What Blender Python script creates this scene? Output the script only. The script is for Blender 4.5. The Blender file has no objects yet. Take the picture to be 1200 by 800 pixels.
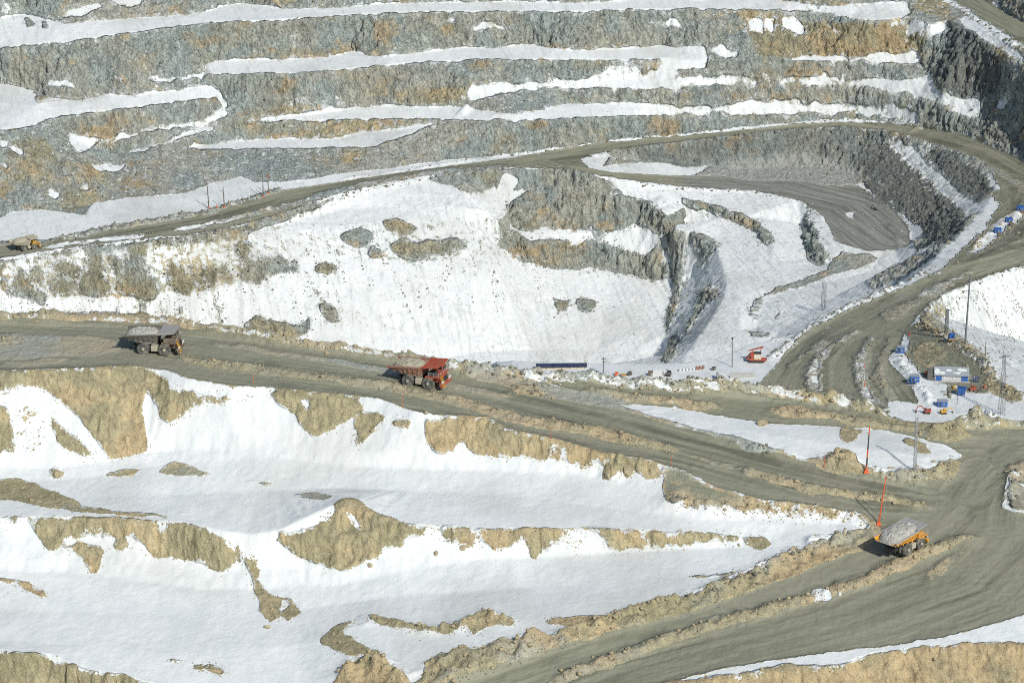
import bpy, bmesh, math, random, sys, os
import numpy as np
from mathutils import Vector, Matrix
from mathutils.geometry import delaunay_2d_cdt

# ---------------------------------------------------------------- camera model
F = 4000.0                     # focal length in pixels of the 1200 x 800 photograph
CAMH = 273.0                   # camera height above the near haul road (metres)
PITCH = math.radians(20.0)
CP, SP = math.cos(PITCH), math.sin(PITCH)

def ray(u, v):
    x = (np.asarray(u, float)-600.0)/F; y = (np.asarray(v, float)-400.0)/F
    return x, CP - SP*y, -SP - CP*y
def unproject(u, v, z):
    dx, dy, dz = ray(u, v)
    t = (np.asarray(z, float)-CAMH)/dz
    return dx*t, dy*t
def project(x, y, z):
    zz = np.asarray(z, float)-CAMH
    f = CP*y - SP*zz; d = -SP*y - CP*zz
    return 600+F*x/f, 400+F*d/f

def parse(s):
    return [tuple(float(c) for c in p.split(',')) for p in s.split()]

# ---------------------------------------------------------------- terrain breaklines: "u,v[,z] ..." with heights in metres
LINES = []
def L(name, s, z=None):
    pts = parse(s)
    U = np.array([p[0] for p in pts]); V = np.array([p[1] for p in pts])
    if z is None:
        zk = [(i, p[2]) for i, p in enumerate(pts) if len(p) > 2]
        seg = np.r_[0, np.cumsum(np.hypot(np.diff(U), np.diff(V)))]
        Z = np.interp(seg, [seg[i] for i, _ in zk], [q for _, q in zk])
    else:
        Z = np.full(len(U), float(z))
    LINES.append((name, U, V, Z))

# far wall, from its top down
L('top', "-260,-6 0,-15 200,-30 600,-42 1000,-42 1060,-30", -164)
L('toe1', "-260,34 -60,26 0,21 25,17 80,29 117,25 150,22 187,20 233,17 260,7 287,4 333,11 367,10 400,9 450,4 500,3 550,3 607,2 683,4 723,2 760,-2 820,0 900,-2 943,5 985,8 1020,4 1060,2 1066,5", -180.5)
L('crest2', "-260,80,-181 0,56 33,52 83,48 133,40 200,32 250,26 300,24 367,20 400,18 467,14 533,13 600,13 667,13 733,11 800,10,-181.5 900,11,-182.5 960,13,-183 1013,23,-183 1053,22,-183 1064,15,-182")
L('patch2', "1062,36,-186.5 1075,41,-186.5 1090,42,-186 1108,38,-185")
L('patch2t', "1065,22,-182.5 1090,30,-182.5 1110,24,-181.5")
L('toe2', "243,73,-199.5 283,70 330,70 360,68 397,65 413,59 433,67 443,68 500,61 547,56 577,57 617,51 650,58 683,60 733,57 777,53 795,57,-200 830,66,-201.5 880,70,-202.5 925,69,-203 950,65 1000,66 1040,63 1075,62,-202.5")
L('crest3', "243,87,-200.5 283,86 350,85 400,81 457,76 493,72 550,70 600,69 683,69 733,70 780,68,-201 830,74,-203 880,75 915,71.5,-203.5 960,72 1010,73 1050,74 1083,75,-203.5")
L('toe3', "550,101,-211 600,97.5 690,93 760,90 800,94 850,90.5 933,90 983,90 1033,93,-210.5 1067,94,-209 1090,88,-206")
L('crest4', "548,120,-214 573,112,-212.5 613,105 683,103 800,102.5 867,98.5 933,99 1000,100 1047,107,-212.5 1077,112,-213.5 1100,123,-215.5 1120,133,-217 1147,140,-218.5 1200,163,-219 1300,205,-216 1460,270,-206")
L('toe4', "400,127,-221 457,124 493,127 527,124 550,126 587,134.5 633,131 667,122 683,123 733,120.5,-222 800,125,-224.5 833,124,-225.5 867,120,-226 917,118.5,-226.5 960,121,-226.5 987,120,-226.5 1033,126,-226 1060,129,-225 1077,137,-225")
L('crest5', "270,145,-223 333,141,-222.5 400,139,-222 470,138 530,139 600,141 650,139,-222.5 700,137,-223.5 750,135,-225 800,134,-226 850,133,-227.5 900,134,-228.5 940,132,-229 1000,134,-229 1033,137,-228.5 1060,141,-227.5 1077,145,-226.5")
L('toe5', "-260,282,-238 0,255,-238.5 17,248 50,246 85,250 97,252 110,238 150,232 217,227 250,214 283,207 300,214,-238 350,212 400,203.5,-237.5 450,198 520,188 560,185 600,182,-236.5 633,177 667,173 733,163.5,-235.5 800,158,-234.6 833,155 883,148,-233 933,143.5,-232.4 967,140.5,-232 1000,141,-231.5")
# benches of the left part of the wall
L('toe3l', "-260,150,-209.5 -60,118 0,98,-209.5 37,105 40,124 60,116,-210 100,120 120,112 150,113 200,107 247,100,-209.5")
L('crest3l', "-260,182,-211 0,152 33,148 57,138 133,128 200,120 247,113,-211 257,110,-211")
L('rampA', "133,182,-230 170,176,-227.5 210,163 250,150.5,-223.5")
L('rampAt', "140,181,-230 180,171,-226.5 215,158 250,146.5,-222.5 300,139,-221 360,134,-221 400,130,-221")
L('ramp6', "220,173.5,-230.5 267,174 333,173.5 400,171.5 440,171,-230.5 455,165,-228.5 480,156,-227 505,148,-225 520,143,-223.5")
L('ramp6t', "222,171.5,-230 267,167 310,163 350,163 400,163,-229.7 420,155,-228 467,153,-227 493,147,-225")
# upper right road and the cliffs below it
L('urroad_l', "1060,-40,-178.5 1113,0,-180 1133,13 1167,37 1200,57,-180 1300,115,-178 1460,190,-172")
L('urroad_r', "1110,-40,-178.5 1153,0,-180 1170,8 1200,25,-180 1300,72,-178 1460,140,-172")
L('ur_up', "1180,-50,-168 1200,-8,-168 1300,35,-165 1460,90,-158")
L('clifftop', "1066,12,-182 1090,18,-181.5 1113,25,-181.5 1140,40,-182.3 1165,57,-184 1185,70,-184 1200,80,-184 1300,132,-182 1460,205,-176")
L('clifftoe', "1093,97,-208 1107,107,-209 1127,113,-211 1147,110,-208.5 1170,110,-205 1200,120,-201 1300,170,-199 1460,240,-192")
# far haul road
L('rt', "-260,330,-240.5 0,287,-240.5 47,283 101,275 135,267 186,260 243,249,-239.5 330,222,-239 400,212,-238.5 467,202 533,193,-237 600,184.5,-236.5 650,176 700,168.5,-236 767,162,-235.3 800,160,-235 867,152.5,-233.5 933,146,-232.5 983,143,-232 1033,144.5,-231 1083,150,-229 1133,159,-226 1200,188,-225 1300,235,-222 1460,310,-214")
L('rb', "-260,352,-240.5 0,304,-240.5 40,297 101,290 145,284 216,278,-240 263,270 294,262 338,250,-239.5 400,228,-239 443,218 500,207,-238 550,201,-237.5 600,197.5,-237.3 640,198,-237 665,195,-236.8 677,188,-236.5 700,181,-236 750,173,-235.7 800,167,-235.3 867,160,-234 933,151.5,-232.8 983,149.5,-232.4 1033,153,-231.2 1083,166,-229.5 1117,175,-227.5 1150,187,-226.5 1163,200,-226 1168,214,-225.5 1165,226,-224.5 1150,250,-220 1130,270,-215 1105,295,-208 1080,318,-200 1057,336,-193.5 1003,358.5,-184.5 959,380,-180 932,399,-177.5 905,432,-176 886,452,-176")
# embankment below the far road, left bench and its crest
L('emb', "295,270,-245 338,259 400,245,-245.3 460,242 520,242,-246 560,243,-246")
L('lcrest', "-260,358,-242 0,308,-242 100,294,-242 150,289,-242 216,283,-242.5 290,278.5,-245.5 338,272,-246 400,264,-246.5 500,257,-247 560,256,-247 587,256,-248 597,264,-257")
L('lbot', "-260,430,-256 -100,390,-258 0,366,-260 170,369,-270 260,382,-276 340,396,-281 400,404,-285 460,414,-290 510,421,-294 560,412,-294.5 620,410,-297 700,410,-299 765,416,-299 ")
L('lbot2', "-260,470,-260 0,400,-264 260,412,-282 400,430,-291 510,445,-298 620,436,-300 700,436,-303 770,440,-303", )
# central spur
L('spur_c1', "587,251,-247.5 596,244,-246.5 606,232,-245 614,224,-243.5 625,222,-243.5 650,223,-244 700,226,-245 730,230,-246 757,236,-248 775,250,-250 790,263,-253")
L('spur_b', "617,205,-240 650,203,-240 700,210,-241.5 760,219,-246")
L('spur_t1', "602,265,-260 619,269,-261 650,266,-261.5 687,269,-262.5 704,269,-262.5 724,267,-262.5 748,259,-260 760,262,-260 778,272,-261")
L('spur_c2', "585,283,-269.5 602,273,-266.5 616,281,-266 636,284,-266.5 657,283 680,287,-268 700,282,-266.5 714,287,-267.5 731,294,-269 754,300,-270.5 785,311,-272.5")
L('spur_t2', "588,289,-273 609,304,-279 630,309,-280.5 653,314,-282 670,314,-282 694,312,-282 721,318,-284 741,321,-285 765,327,-286")
L('ridge', "790,266,-254 815,275,-256 838,290,-257.5 845,305,-258.5 852,330,-260 848,350,-262 838,368,-264 824,388,-267 808,410,-269 800,425,-271")
L('ridge_m', "802,300,-268 818,318,-273 815,340,-275 808,365,-279 800,390,-283 790,410,-286")
L('ridge_t', "788,318,-280 790,338,-283 785,355,-286 778,372,-289 783,398,-293 778,418,-296")
# terrace, inner floor, inner walls
L('brt', "677,190,-236.7 690,198,-238 717,203,-239.5 767,206,-244 800,206.5,-246.5 850,206,-249 900,205,-250 950,206,-250 1005,214,-250 1020,226,-250.5 1047,245,-251 1066,268,-252 1070,285,-253")
L('brb', "665,199,-237.3 690,206,-239.5 750,214,-243.5 800,220,-247 843,222,-249 883,224,-250 917,230,-250 940,238,-250.5 958,250,-251 972,266,-252 980,284,-253 1016,295,-253.5 1050,294,-253.5")
L('terr_c', "775,228,-247.5 800,233,-249 830,239,-251 870,252,-252.5 890,262,-253.5 905,282,-256")
L('terr_t', "775,233,-249 800,240,-253 830,247,-255 868,262,-257 885,272,-258 898,288,-259")
L('rim_t', "938,262,-258 943,285,-259.5 950,303,-260 962,312,-260.5")
L('rim_c', "946,246,-252 953,265,-252.5 964,285,-254 972,300,-256 980,305,-257")
L('terrace', "840,280,-259 870,300,-260 920,310,-260 940,325,-260.5 900,340,-260.5 870,345,-261 868,370,-263 862,400,-266 880,425,-268")
L('track', "975,318,-258.5 1000,312,-257.5 1020,318,-258 985,328,-259.5 940,338,-261 905,348,-262 890,360,-263 886,385,-266")
L('trough', "1058,315,-254 1040,322,-256 1000,338,-257.5 960,356,-259 935,374,-260.5 912,388,-263")
L('trough_h', "1062,352,-240 1040,356,-240 1003,374,-246 959,395,-248 932,412,-250 905,420,-252")
L('back_t', "720,186,-243 760,186,-244 800,190,-247.5 840,196,-249 880,197,-249.3 920,195,-249.3 960,196,-249.3 1000,205,-249.6")
L('wall_led', "1040,168,-235 1060,190,-239 1080,212,-241 1105,232,-240 1118,248,-236 1110,262,-234")
# flat behind the near berm, hairpin, yard
L('flat_e', "565,424,-182 600,422,-178 640,423.5,-177.5 717,425,-177 787,425,-177 827,423,-177 855,414,-177 880,402,-177.5 913,396,-178 932,393,-178.5 959,375,-181 1003,354,-185.5 1040,338,-190.5")
L('flat_n', "600,443,-177.5 640,440,-176.5 760,450,-176.5 850,452,-176.5 886,460,-176 950,470,-175.5")
L('hp_r', "1460,250,-214 1300,285,-213 1200,312,-210.5 1154,326,-205 1104,346,-195.5 1077,369,-186 1062,384,-180.5 1052,402,-177 1040,416,-175.5 1052,440,-175 1070,462,-175 1080,480,-175")
L('hp_o', "1200,279,-213 1151,300,-205 1104,316,-199 1070,332,-194.5")
L('rim', "1075,378,-181 1092,385,-177 1110,392,-175 1128,402,-174 1150,420,-173.5 1166,444,-173.5 1194,450,-173.5 1260,455,-173 1400,470,-170")
L('hollow', "1100,372,-200 1125,384,-212 1160,404,-228 1200,430,-240 1260,440,-245 1400,460,-245")
L('hollow2', "1100,352,-198.5 1150,336,-207 1200,322,-213 1300,296,-216 1460,260,-217")
L('yard', "1060,450,-174.5 1100,440,-174.5 1150,450,-174.5 1200,470,-174.5 1200,500,-174.5 1100,500,-174.5 1000,480,-174.5", )
# near zone
L('nb', "-260,372,3 0,367,2.5 95,368,2.5 169,370,2.2 209,376,2 257,383,1.5 294,389,1.2 338,397,0.8 400,405,0.3 457,415,-0.5 508,422,-1 540,427,-1.5 590,433,-2.5 640,438,-3.5 704,443.5,-4.5 800,448,-5.5 834,449,-6 891,454,-7 952,461,-8 1003,468,-9 1023,475,-9.6 1045,486,-10.8 1060,492,-11.4 1112,495,-11.8 1130,487,-10.6 1150,484,-10.4 1175,491,-11.5 1200,491,-11.5 1460,520,-14")
L('nb2', "-260,377,0.3 0,372,0.2 95,373 169,375 209,381,0 257,388,-.4 294,394 338,402,-1 400,410,-1.6 457,420,-2.4 508,428,-3 540,433,-3.5 590,440,-4.5 640,446,-5.6 704,451,-6.6 800,457,-7.7 891,463,-9 952,470,-9.9 1023,483,-11.2 1045,494,-12 1060,500,-12.2 1112,503,-12.7 1200,501,-13.5 1460,528,-16")
L('rmid_f', "690,460,-6.8 722,470,-7.5 800,479,-8.8 860,490,-9.8 900,497,-10.4 960,499,-11 1010,501,-11.7 1060,510,-12.6 1110,522,-13.6 1130,537,-14.5")
L('road_up', "-260,384,0 0,384,0 100,383 209,392,-.3 257,398 338,409,-1.2 400,419,-1.8 457,432,-2.7 521,444,-3.6 569,456,-4.5 636,469,-5.6 704,486,-7 800,508,-8.9 875,532,-10.9 957,549,-12.4 1010,556,-13.3 1062,566,-14.5 1115,577,-15.8")
L('snow_tri', "722,475,-7.2 800,498,-8.3 870,515,-9.2 930,533,-10.4 990,546,-11.3 1040,552,-11.9 1075,552,-12.6")
L('snow_mid', "800,487,-8.6 900,508,-9.6 980,520,-10.5 1040,528,-11 1085,535,-12")
L('road_lo', "-260,440,.3 0,436,.3 50,432,.3 125,429,.3 152,427,.3 189,432,0 219,442,-.3 270,451,-.8 304,452,-1 371,459,-1.6 400,461,-2 444,466,-2.5 484,480,-3.2 511,485,-3.7 569,488,-4.5 602,503,-5.3 636,510,-6 670,518,-6.8 700,530,-7.6 749,537,-8.6 775,542,-9.2 800,551,-10 837,568,-11.4 894,586,-13.2 950,594,-14.4 980,598,-15 1010,603,-15.7 1032,610,-16.5")
L('face_t', "-260,556,-17 0,548,-16.5 67,548,-16.5 120,540,-15.5 169,529,-14.5 206,527,-14 281,526,-12.5 321,522,-11.5 375,528,-11.5 400,531,-11.5 456,533,-11.2 550,534,-11 588,535,-10.8 644,538,-10.8 681,542,-11 737,550,-11.5 770,560,-12 790,575,-12.8 830,590,-14 900,600,-15.6 1000,608,-16.6")
L('flatA', "-260,575,-18 0,565,-18 100,560,-17.5 200,545,-15.7 320,534,-13 400,545,-13.8 600,552,-13 700,556,-12.8 740,575,-13.8 780,595,-14.8 850,603,-15.5 940,605,-16.2 1000,611,-16.9")
L('flatAm', "-260,590,-18 0,585,-18 200,580,-17.6 400,572,-16 600,580,-15 750,600,-15.5 900,615,-16.6 1000,620,-17.4")
L('A_front', "-260,608,-17.5 0,606,-17.5 40,605,-17.2 120,606,-17 190,611,-17 232,615,-17 262,622,-17.4 300,628,-18 335,618,-16.5 365,603,-14.5 385,594,-13.5 400,586,-12.7 415,586,-12.7 430,599,-14 467,611,-15.2 512,616,-15.3 560,619,-15.5 600,619,-15.5 665,620,-15.8 700,620,-16 800,623,-16.7 875,627,-17.5 905,634,-18.3")
L('A_toe', "-260,640,-23 0,618,-20 60,626,-21.5 100,632,-22.2 150,628,-21.5 180,645,-24 220,656,-25 262,668,-26 300,664,-25 350,664,-24.5 400,664,-23.5 430,657,-22.5 470,645,-20.8 512,637,-19.5 560,640,-20 600,642,-20 650,645,-20.6 707,640,-20 800,635,-19.2 860,636,-19")
L('A_toe2', "-260,690,-27 0,668,-25.5 80,670,-26.3 160,680,-27 240,690,-28 310,690,-27.5 400,684,-26 470,668,-23.5 560,655,-21.7 700,648,-21 800,642,-20 880,640,-19.2")
L('B_mid', "-260,730,-29.5 0,715,-28.6 200,720,-29 350,715,-28.6 450,700,-26.2 600,690,-23.6 750,680,-21.8 880,660,-20")
L('B_front', "0,750,-29.5 200,765,-30 350,755,-29.2 380,745,-28 430,730,-26 505,738,-25.8 565,725,-24 632,730,-24 722,716,-22.8 800,700,-21.5 870,680,-20.4 930,655,-19.2 1000,628,-17.8 1020,620,-17.3")
L('bl_c', "-260,765,-28.5 0,761,-28.8 60,766,-29.2 100,783,-30.5 160,795,-31 230,815,-32 350,840,-33")
L('bl_t', "-260,815,-37 0,812,-37 100,820,-37 200,840,-38")
L('low_l', "380,850,-31.5 450,822,-29.8 512,803,-28.5 580,775,-26.2 650,752,-24.6 722,730,-23.2 800,712,-22 856,696,-21.1 930,668,-19.7 1010,638,-18.2 1032,618,-17.3")
L('low_r', "500,900,-34 620,850,-30 760,808,-26.8 856,783,-25 930,772,-24.2 995,764,-23.7 1062,756,-23 1137,741,-22 1200,722,-21 1300,705,-20.2 1460,690,-19.5")
L('br_c', "720,835,-28.5 800,803,-26.3 856,791,-25.3 894,787,-24.9 980,781,-24.5 1025,764,-23.4 1070,760,-23.2 1137,753,-22.6 1200,755,-22.8 1300,740,-22 1460,730,-21")
L('br_t', "700,920,-41 900,870,-37 1200,850,-35.5 1460,840,-35")
L('junc', "1040,612,-16.6 1089,598,-15.9 1110,600,-16 1119,580,-15.5 1130,552,-15 1156,525,-14.3 1200,513,-13.8 1460,540,-17")
L('junc_r', "1200,543,-14.5 1184,552,-15 1182,575,-15.8 1175,600,-16.5 1200,640,-17.8 1460,640,-19.5")
L('low_m', "540,840,-31.5 644,803,-28.3 737,767,-25.8 800,745,-24.3 894,718,-22.7 1010,681,-20.4 1062,658,-19.2 1119,632,-17.6 1145,629,-17.4")
# ground known in plan only (never in view from the photograph's side): x, y, z
PLAN = [(x*y/1000.0, y, z) for x in (-290, -200, -150, -100, -50, 0, 50, 100, 145, 200, 290) for (y, z) in
        ((900, -122), (1010, -185))] + \
       [(x*y/1000.0, y, z) for x in (-290, -200, -150, -100, -50, -20) for (y, z) in ((1120, -235), (1230, -268), (1360, -284))] + \
       [(x*2.1, 2100, -128) for x in (-290, -150, 0, 150, 290)] + [(x*0.5, 500, -52) for x in (-290, 0, 290)] + \
       [(88, 736, -18), (91, 733, -17), (95, 732, -17), (99, 732, -17), (102, 734, -17), (10, 1280, -240), (40, 1290, -240), (10, 1380, -283), (40, 1390, -283), (75, 1290, -236), (80, 1380, -262), (30, 1180, -179), (60, 1270, -225)]

def densify():
    out = []
    for name, U, V, Z in LINES:
        seg = np.r_[0, np.cumsum(np.hypot(np.diff(U), np.diff(V)))]
        n = max(2, int(seg[-1]/14)+1)
        q = np.unique(np.r_[seg, np.linspace(0, seg[-1], n)])
        q = q[np.r_[True, np.diff(q) > 1.5]]
        out.append([name, np.interp(q, seg, U), np.interp(q, seg, V), np.interp(q, seg, Z)])
    return out

def relax(D, sweeps=500, verbose=False):
    """keep every strip between two breaklines from overhanging: nudge the surveyed heights as little as possible"""
    off = np.cumsum([0]+[len(d[1]) for d in D]); N = off[-1]
    z = np.concatenate([d[3] for d in D]); z0 = z.copy()
    ia, wa, ib, wb, t1, t2 = [], [], [], [], [], []
    for u0 in np.arange(-60, 1262, 6.0):
        cr = []
        for k, (name, U, V, Z) in enumerate(D):
            i = np.nonzero((U[:-1] <= u0) != (U[1:] <= u0))[0]
            for j in i:
                t = (u0-U[j])/(U[j+1]-U[j])
                v = V[j]+t*(V[j+1]-V[j]); zz = Z[j]+t*(Z[j+1]-Z[j])
                dx, dy, dz = ray(u0, v)
                cr.append((v, -dy/dz, off[k]+j, t, zz))
        cr.sort()
        for m in range(len(cr)-1):
            for p in (1, 2, 3):
                if m+p >= len(cr): break
                a, b = cr[m], cr[m+p]
                if b[0]-a[0] < 0.7: continue
                if (CAMH-a[4])*a[1] - (CAMH-b[4])*b[1] < -60: continue
                if (CAMH-a[4])*a[1] - (CAMH-b[4])*b[1] > 45: break
                ia.append(a[2]); wa.append(a[3]); ib.append(b[2]); wb.append(b[3]); t1.append(a[1]); t2.append(b[1])
                break
    ia, ib = np.array(ia), np.array(ib); wa, wb, t1, t2 = map(np.array, (wa, wb, t1, t2))
    for s in range(sweeps):
        za = z[ia]*(1-wa)+z[ia+1]*wa; zb = z[ib]*(1-wb)+z[ib+1]*wb
        k = np.where(za > zb, 0.36, 0.0)
        g = (CAMH-za)*t1-(CAMH-zb)*t2-k*(za-zb)-0.25
        viol = np.minimum(g, 0)
        A = t1+k; B = t2+k
        lam = viol/(A*A+B*B)*0.8
        dz = np.zeros(N); c = np.full(N, 1e-6)
        for idx, w, val in ((ia, 1-wa, A*lam), (ia+1, wa, A*lam), (ib, 1-wb, -B*lam), (ib+1, wb, -B*lam)):
            np.add.at(dz, idx, w*val); np.add.at(c, idx, w*(np.abs(val) > 1e-9))
        z += dz/np.maximum(c, 1.0)
        d = z-z0
        for k2 in range(len(D)):
            q = d[off[k2]:off[k2+1]]
            if len(q) > 2:
                q[1:-1] = 0.8*q[1:-1]+0.1*(q[:-2]+q[2:]); q[0] = .9*q[0]+.1*q[1]; q[-1] = .9*q[-1]+.1*q[-2]
        z = z0+d
    if verbose:
        print('relax: constraints', len(ia), 'residual', viol.min(), (viol < -0.3).sum())
        for k2, dd in enumerate(D):
            q = d[off[k2]:off[k2+1]]
            if np.abs(q).max() > 2: print('   ', dd[0], 'dz', q.min().round(1), q.max().round(1))
    for k2, dd in enumerate(D): dd[3] = z[off[k2]:off[k2+1]]
    return D

def build_heights(verbose=False):
    P = []; ZZ = []; E = []
    DD = relax(densify(), verbose=verbose)
    for name, u, v, z in DD:
        x, y = unproject(u, v, z)
        b = len(P)
        P += [Vector((a, c)) for a, c in zip(x, y)]; ZZ += list(z)
        E += [(b+i, b+i+1) for i in range(len(x)-1)]
    for x, y, z in PLAN:
        P.append(Vector((x, y))); ZZ.append(z)
    nin = len(P)
    ov, oe, of, oov, ooe, oof = delaunay_2d_cdt(P, E, [], 0, 1e-4)
    Pin = np.array([(p.x, p.y) for p in P]); Zin = np.array(ZZ)
    V2 = np.array([(p.x, p.y) for p in ov]); Zo = np.zeros(len(V2)); bad = 0
    Ea = np.array(E)
    for i, o in enumerate(oov):
        if o: Zo[i] = np.mean(Zin[list(o)])
        else:
            bad += 1
            a = Pin[Ea[:, 0]]; d = Pin[Ea[:, 1]]-a
            t = np.clip(((V2[i]-a)*d).sum(1)/np.maximum((d*d).sum(1), 1e-9), 0, 1)
            dist = np.hypot(*(a+d*t[:, None]-V2[i]).T)
            k = np.argsort(dist)[:2]
            Zo[i] = np.mean(Zin[Ea[k, 0]]*(1-t[k])+Zin[Ea[k, 1]]*t[k])
    return V2, Zo, [tuple(f) for f in of], bad

# ---------------------------------------------------------------- terrain grid (plan view: fan of columns x = s*y, rows of constant y)
def rows():
    segs = [(560, 618, 2.5), (618, 790, 0.36), (790, 1110, 4.0), (1110, 1260, 0.8), (1260, 1440, 1.0), (1440, 1790, 0.55), (1790, 2080, 5.0)]
    out = []
    for a, b, st in segs: out.append(np.arange(a, b-1e-6, st))
    return np.concatenate(out+[np.array([2080.0])])
NC = 1240
SC = np.linspace(-0.205, 0.205, NC)
YR = rows(); NR = len(YR)
DS = SC[1]-SC[0]

def rasterise(V2, Zo, faces):
    Zg = np.full((NR, NC), np.nan)
    for f in faces:
        for k in range(1, len(f)-1):
            a, b, c = V2[f[0]], V2[f[k]], V2[f[k+1]]
            za, zb, zc = Zo[f[0]], Zo[f[k]], Zo[f[k+1]]
            y0, y1 = min(a[1], b[1], c[1]), max(a[1], b[1], c[1])
            r0, r1 = np.searchsorted(YR, y0-1e-6), np.searchsorted(YR, y1+1e-6)
            if r1 <= r0: continue
            ss = (a[0]/a[1], b[0]/b[1], c[0]/c[1])
            c0 = max(0, int(math.floor((min(ss)-SC[0])/DS))); c1 = min(NC, int(math.ceil((max(ss)-SC[0])/DS))+1)
            if c1 <= c0: continue
            Y = YR[r0:r1, None]; X = SC[None, c0:c1]*Y
            den = (b[1]-c[1])*(a[0]-c[0])+(c[0]-b[0])*(a[1]-c[1])
            if abs(den) < 1e-9: continue
            l1 = ((b[1]-c[1])*(X-c[0])+(c[0]-b[0])*(Y-c[1]))/den
            l2 = ((c[1]-a[1])*(X-c[0])+(a[0]-c[0])*(Y-c[1]))/den
            l3 = 1-l1-l2
            m = (l1 >= -1e-6) & (l2 >= -1e-6) & (l3 >= -1e-6)
            if m.any():
                sub = Zg[r0:r1, c0:c1]; sub[m] = (l1*za+l2*zb+l3*zc)[m]
    for r in range(NR):                                   # outside the surveyed hull: carry the edge values outwards
        q = np.isnan(Zg[r])
        if q.all(): Zg[r] = Zg[r-1] if r else -50
        elif q.any(): Zg[r, q] = np.interp(SC[q], SC[~q], Zg[r, ~q])
    return Zg

def blur(A, n=1):
    for _ in range(n):
        B = A.copy(); B[1:-1] = 0.25*A[:-2]+0.5*A[1:-1]+0.25*A[2:]
        C = B.copy(); C[:, 1:-1] = 0.25*B[:, :-2]+0.5*B[:, 1:-1]+0.25*B[:, 2:]
        A = C
    return A

_rng = np.random.RandomState(7)
_TAB = _rng.rand(64, 64, 64).astype(np.float32)
def vnoise(x, y, z):
    """smooth value noise in -1..1"""
    xi = np.floor(x); yi = np.floor(y); zi = np.floor(z)
    fx = (x-xi).astype(np.float32); fy = (y-yi).astype(np.float32); fz = (z-zi).astype(np.float32)
    fx = fx*fx*(3-2*fx); fy = fy*fy*(3-2*fy); fz = fz*fz*(3-2*fz)
    xi = xi.astype(np.int32) & 63; yi = yi.astype(np.int32) & 63; zi = zi.astype(np.int32) & 63
    x1 = (xi+1) & 63; y1 = (yi+1) & 63; z1 = (zi+1) & 63
    T = _TAB
    a = T[xi, yi, zi]*(1-fx)+T[x1, yi, zi]*fx; b = T[xi, y1, zi]*(1-fx)+T[x1, y1, zi]*fx
    c = T[xi, yi, z1]*(1-fx)+T[x1, yi, z1]*fx; d = T[xi, y1, z1]*(1-fx)+T[x1, y1, z1]*fx
    a = a*(1-fy)+b*fy; c = c*(1-fy)+d*fy
    return (a*(1-fz)+c*fz)*2-1

HIT_MIN = 0.0
def hit_index(ZT, u, v, ymin=0.0):
    """first row of the grid that the ray through photo point (u, v) meets"""
    dx, dy, dz = ray(u, v)
    s = dx/dy; c = int(np.clip(round((s-SC[0])/DS), 0, NC-1))
    zr = CAMH+dz/dy*YR
    ok = np.nonzero((zr <= ZT[:, c]) & (YR >= ymin))[0]
    r = ok[0] if len(ok) else NR-1
    if r > 0:
        g0 = zr[r-1]-ZT[r-1, c]; g1 = zr[r]-ZT[r, c]
        t = g0/(g0-g1) if g0 != g1 else 1.0
        y = YR[r-1]+t*(YR[r]-YR[r-1])
    else: y = YR[0]
    return s, y, CAMH+dz/dy*y
def hit(u, v):
    s, y, z = hit_index(ZT, u, v, HIT_MIN)
    return Vector((s*y, y, z))
def ground(x, y):
    r = int(np.clip(np.searchsorted(YR, y)-1, 0, NR-2)); t = (y-YR[r])/(YR[r+1]-YR[r])
    c = (x/y-SC[0])/DS; k = int(np.clip(math.floor(c), 0, NC-2)); w = c-k
    return float((ZT[r, k]*(1-w)+ZT[r, k+1]*w)*(1-t)+(ZT[r+1, k]*(1-w)+ZT[r+1, k+1]*w)*t)

def poly_mask(pts, ymin=0.0):
    """cells of the grid inside a ground polygon given by photo points on the terrain"""
    P = []
    for i in range(len(pts)):
        a, b = pts[i], pts[(i+1) % len(pts)]
        n = max(1, int(math.hypot(a[0]-b[0], a[1]-b[1])/8))
        for k in range(n):
            t = k/n; s, y, z = hit_index(ZB, a[0]+(b[0]-a[0])*t, a[1]+(b[1]-a[1])*t, ymin); P.append((s, y))
    P = np.array(P)
    c0 = max(0, int((P[:, 0].min()-SC[0])/DS)-1); c1 = min(NC, int((P[:, 0].max()-SC[0])/DS)+2)
    r0 = max(0, np.searchsorted(YR, P[:, 1].min())-1); r1 = min(NR, np.searchsorted(YR, P[:, 1].max())+1)
    S = SC[c0:c1]; M = np.zeros((r1-r0, c1-c0), bool)
    for i in range(len(P)):
        (sa, ya), (sb, yb) = P[i], P[(i+1) % len(P)]
        if sa == sb: continue
        m = (S >= min(sa, sb)) & (S < max(sa, sb))
        if not m.any(): continue
        yy = ya+(S[m]-sa)/(sb-sa)*(yb-ya)
        M[:, m] ^= YR[r0:r1, None] < yy[None, :]
    return slice(r0, r1), slice(c0, c1), M

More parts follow.
